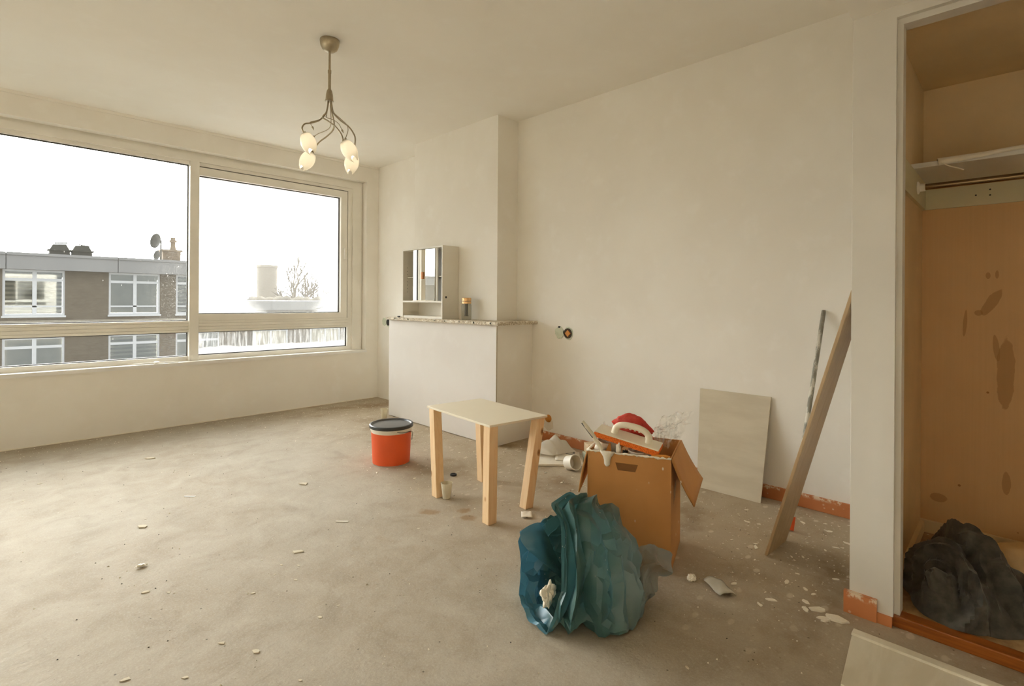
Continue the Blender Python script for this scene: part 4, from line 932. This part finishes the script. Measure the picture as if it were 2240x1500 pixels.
for x, y in ((.763, 3.184), (1.195, 2.315)):
    o = box('white_strip', -.03, .03, -.004, .004, .0005, .003, 'tub', mtx=Matrix.Translation((x, y, 0)) @ Matrix.Rotation(YAW - PI / 2, 4, 'Z')); tag(o, 'short white plastic strip lying on the open floor', 'plastic strip', 'white strips on the floor')
tag(crumple('silver_scrap', (.429, 2.481, .007),   .018, .010, .006, 'tub', 71, .5), 'crumpled silvery foil scrap on the open floor', 'foil')
tag(crumple('plaster_clump', (1.90, .890, .009), .026, .016, .011, 'plaster', 51, .4), 'knobbly white plaster clump next to the sandpaper', 'plaster')
def crumbs(name, n, area, mat, smax, seed, label, dens=None):
    r_ = random.Random(seed); V, Fc = [], []
    while len(Fc) < n * 4:
        x, y = r_.uniform(area[0], area[1]), r_.uniform(area[2], area[3])
        if dens and r_.random() > dens(x, y): continue
        if not clear_of(x, y): continue
        s = .0008 + smax * r_.random() ** 3; b0 = len(V); a0 = r_.uniform(0, 6.3)
        for i in range(3): V.append((x + s * math.cos(a0 + i * 2.1), y + s * math.sin(a0 + i * 2.1) * .7, .0002))
        V.append((x, y, .0004 + s * .7)); Fc += [(b0, b0 + 1, b0 + 3), (b0 + 1, b0 + 2, b0 + 3), (b0 + 2, b0, b0 + 3), (b0, b0 + 2, b0 + 1)]
    me = bpy.data.meshes.new(name); me.from_pydata(V, [], Fc); o = link(name, me, mat); tag(o, label, 'crumbs', kind='stuff')
crumbs('plaster_crumbs', 2800, (.05, 2.95, .3, 4.98), 'plaster', .005, 5, 'fine scattered plaster crumbs all over the concrete floor', lambda x, y: .05 + .95 * max(0, min(1, (x - 1.3) / 1.2)) if y < 4.7 else 1)
crumbs('dirt_crumbs', 800, (.05, 2.95, .3, 4.98), 'black', .0032, 6, 'fine dark grit scattered over the concrete floor', lambda x, y: .25 + .75 * max(0, min(1, (x - 1.6) / 1.0)))
# ragged plaster lip along the foot of the window wall
bm = bmesh.new(); pts = [(x * .05 - .3, YW - .004 + .006 * noise.noise(Vector((x * .4, 0, 0))), .002) for x in range(66)]
add_tube(bm, pts, [.003 + .006 * abs(noise.noise(Vector((x * .3, 5, 0)))) for x in range(66)], 6); tag(fin('plaster_ridge', bm, 'plaster', smooth=True), 'thin ragged plaster ridge along the foot of the window wall', 'plaster', kind='stuff')

# ------------------------------------------------------------------ outdoors
YB_ = 26.0
ab = thing('apartment_building', 'long brown brick apartment block with zinc roof edge and white windows', 'building', (-5, YB_, -5))
WX = [(5.66, 7.38), (3.35, 5.08), (.316, 2.02), (-1.96, -.26), (-4.99, -3.29), (-7.3, -5.57), (-10.33, -8.6), (-12.6, -10.9), (-15.7, -13.9), (-17.9, -16.2)]
ROWS = [(.40, 2.09), (-2.10, -.41)]
EX0, EX1 = -22.0, 7.9
segs = []; xs = sorted(WX); zlo = -5.0
prev = EX0
for a, b in xs: segs.append((prev, a, YB_, YB_ + .3, zlo, 2.1)); prev = b
segs.append((prev, EX1, YB_, YB_ + .3, zlo, 2.1))
for a, b in xs: segs += [(a, b, YB_, YB_ + .3, zlo, -2.10), (a, b, YB_, YB_ + .3, -.41, .40)]
adopt(ab, boxes('brick_wall', segs, 'brick'), box('end_wall', EX1 - .3, EX1, YB_ + .3, YB_ + 9, zlo, 2.1, 'brick'), box('roof', EX0, EX1 + .1, YB_ + .1, YB_ + 9, 2.1, 2.70, 'fascia'))
x = EX0
while x < EX1 - .1:
    x1 = min(x + 3.2, EX1 + .1); adopt(ab, box('fascia_panel', x + .01, x1 - .01, YB_ - .35, YB_ + .1, 2.095, 2.60, 'fascia'), box('roof_edge_strip', x + .01, x1 - .01, YB_ - .40, YB_ + .1, 2.60, 2.70, 'fascia')); x += 3.2
for z in (.20,): adopt(ab, box('brick_ledge', EX0, EX1, YB_ - .06, YB_, z - .16, z + .02, 'ledge'))
def far_window(a, b, z0, z1, blind):
    y = YB_ + .05; t = .07; mid = (a + b) / 2; zt = z1 - .36; zl = z0 + .34
    bars = [(a, b, y, y + .08, z1 - t, z1), (a, b, y - .03, y + .08, z0, z0 + t), (a, a + t, y, y + .08, z0 + t, z1 - t), (b - t, b, y, y + .08, z0 + t, z1 - t), (mid - .06, mid + .06, y, y + .08, z0 + t, z1 - t),
            (a + t, b - t, y - .01, y + .08, zt - .05, zt + .05), (a + t, b - t, y, y + .08, zl - .03, zl + .03)]
    w = boxes('window', bars, 'upvc'); adopt(ab, w)
    for (p, q) in ((a + t, mid - .06), (mid + .06, b - t)):
        for (r, s) in ((z0 + t, zl - .03), (zl + .03, zt - .05), (zt + .05, z1 - t)):
            g = box('pane', p, q, y + .03, y + .04, r, s, 'farglass'); g.parent = w
    bd = box('blind', a + t, b - t, y + .16, y + .18, z0 + t, z1 - t, blind); bd.parent = w
    sill = box('sill', a - .03, b + .03, YB_ - .06, y + .05, z0 - .07, z0, 'upvc'); sill.parent = w
for i, (a, b) in enumerate(WX):
    for j, (z0, z1) in enumerate(ROWS): far_window(a, b, z0, z1, 'blind' if (i + j) % 2 == 0 else 'curtain')
# roof furniture
for x0, x1 in ((1.62, 2.26), (2.30, 2.95)):
    rv = thing('roof_vent', 'dark tapered vent box on the flat roof of the apartment block', 'roof vent', ((x0 + x1) / 2, YB_ + 1.2, 2.7), 'twin roof vents')
    yy = YB_ + 1.0
    adopt(rv, hexa('vent_body', [(x0, yy, 2.70), (x1, yy, 2.70), (x1, yy + .6, 2.70), (x0, yy + .6, 2.70), (x0 + .02, yy, 2.95), (x1 - .02, yy, 2.95), (x1 - .02, yy + .6, 2.95), (x0 + .02, yy + .6, 2.95)], 'ventbox'),
          box('vent_rim', x0 - .04, x1 + .04, yy - .04, yy + .64, 2.93, 2.98, 'ventbox'),
          hexa('vent_hood', [(x0 + .03, yy, 2.98), (x1 - .03, yy, 2.98), (x1 - .03, yy + .6, 2.98), (x0 + .03, yy + .6, 2.98), (x0 + .12, yy + .1, 3.18), (x1 - .12, yy + .1, 3.20), (x1 - .12, yy + .5, 3.20), (x0 + .12, yy + .5, 3.18)], 'ventbox'),
          tube('vent_latch', [(x0 + .15, yy, 3.22), (x1 - .1, yy, 3.25 if x0 < 2 else 3.16)], .02, 'ventbox', seg=6))
cs = thing('chimney_stack', 'brick chimney stack with clay pot on the apartment roof', 'chimney', (5.75, YB_ + 1.5, 2.7))
adopt(cs, box('stack', 5.42, 6.1, YB_ + 1.2, YB_ + 1.9, 2.70, 3.18, 'chimneybrick'), box('stack_cap', 5.36, 6.16, YB_ + 1.14, YB_ + 1.96, 3.18, 3.27, 'chimneybrick'),
      lathe('chimney_pot', [(0, 0), (.16, 0), (.11, .08), (.10, .34), (.15, .36), (.15, .44), (.10, .46), (.10, .58), (0, .58)], 'chimneybrick', None, 16, Matrix.Translation((5.86, YB_ + 1.5, 3.27))))
sd_ = thing('satellite_dish', 'dark satellite dish on a mast beside the chimney stack', 'satellite dish', (5.2, YB_ + .8, 2.7))
adopt(sd_, tube('mast', [(5.26, YB_ + .8, 2.70), (5.26, YB_ + .8, 3.62)], .028, 'ventbox', seg=8), tube('feed_arm', [(5.1, YB_ + .7, 3.3), (4.6, YB_ + .5, 3.32)], .018, 'ventbox', seg=6),
      lathe('dish', [(0, 0), (.15, .015), (.26, .05), (.33, .09), (.325, .10), (.25, .065), (0, .012)], 'ventbox', None, 24, frame_mtx((5.12, YB_ + .75, 3.56), (-.9, -.42, .12))),
      lathe('lower_dish', [(0, 0), (.12, .015), (.22, .06), (.215, .07), (0, .012)], 'ventbox', None, 24, frame_mtx((5.15, YB_ + .75, 2.94), (-.93, -.35, .1))))
lb = thing('low_building', 'low flat-roofed building beyond the apartment block', 'building', (14, 27, -5))
adopt(lb, box('wall', 8.2, 24, 27.2, 38, -5, .52, 'brick'), box('roof', 8.0, 24.2, 27.0, 38.2, .52, .98, 'fascia'))
for q in range(5):
    xx = 9.2 + q * 2.9; w = boxes('window', [(xx, xx + 1.7, 27.12, 27.2, -.55, -.45), (xx, xx + 1.7, 27.12, 27.2, -1.9, -1.8), (xx, xx + .08, 27.12, 27.2, -1.8, -.55), (xx + 1.62, xx + 1.7, 27.12, 27.2, -1.8, -.55), (xx + .8, xx + .9, 27.12, 27.2, -1.8, -.55)], 'upvc'); adopt(lb, w)
    for p_, q_ in ((xx + .08, xx + .8), (xx + .9, xx + 1.62)): g = box('pane', p_, q_, 27.15, 27.19, -1.8, -.55, 'curtain'); g.parent = w
tw = thing('concrete_tower', 'round concrete tower standing hazily behind the low building', 'tower', (21.8, 60, -5))
adopt(tw, lathe('tower_drum', [(0, -5), (1.05, -5), (1.05, 4.55), (1.12, 4.6), (1.12, 4.85), (0, 4.85)], 'concrete', None, 32, Matrix.Translation((21.8, 60, 0))), tube('antenna', [(21.2, 60, 4.8), (21.2, 60, 5.2)], .05, 'ventbox', seg=6))
def bare_tree(name, base, height, seed, label, levels=5, spread=.55, r0=.16):
    rnd_ = random.Random(seed); root = thing(name, label, 'tree', base); bm = bmesh.new(); bt_ = bmesh.new()
    def grow(p, d, ln, r, lv, target):
        mid_ = p + d * ln * .5 + Vector((rnd_.uniform(-1, 1), rnd_.uniform(-1, 1), 0)) * ln * .05; e = p + d * ln
        add_tube(target, [p, mid_, e], [r, r * .85, r * .68], 5 if lv > 2 else 3, cap=False)
        if lv == 0: return
        for _ in range(3 if lv > 1 else 4):
            nd = (d + Vector((rnd_.uniform(-1, 1), rnd_.uniform(-1, 1), rnd_.uniform(-.2, .75))) * spread).normalized()
            grow(p.lerp(e, rnd_.uniform(.65, 1.0)), nd, ln * rnd_.uniform(.62, .85), r * .6, lv - 1, bm)
    grow(Vector(base), Vector((0, 0, 1)), height * .34, r0, levels, bt_)
    adopt(root, fin('trunk', bt_, 'bark'), fin('branches', bm, 'bark'))
bare_tree('bare_tree', (21.6, 52, -5), 10.0, 3, 'bare winter tree with a straight trunk right of the concrete tower', r0=.34)
bare_tree('bare_tree', (26.2, 56, -5), 9.2, 8, 'smaller bushy bare tree beyond the low building roof', spread=.8, r0=.34)
bare_tree('bare_tree', (-24, 39, -5), 15.0, 5, 'large bare tree behind the far end of the apartment block', 6, .6, .24)
bare_tree('bare_tree', (-11, 40, -5), 14.0, 6, 'wide bare tree behind the middle of the apartment block', 6, .7, .22)
hrow = []
for i in range(61):
    x = 15.5 + i * .16; top = 1.25 + .5 * noise.noise(Vector((x * .45, 0, 0))) + .35 * noise.noise(Vector((x * 1.7, 2, 0)))
    hrow.append([(x, 46.2, -5), (x, 46.0, top - .5), (x, 46.5 + .2 * noise.noise(Vector((x * 2, 1, 1))), top), (x, 47.5, top - .3), (x, 47.6, -5)])
tag(grid('winter_hedge', hrow, 'hedge'), 'brown winter hedge at the foot of the concrete tower', 'hedge')
struct(box('ground', -80, 90, YW + .6, 160, -5.2, -5, 'ground'), 'grey ground outside below the window')
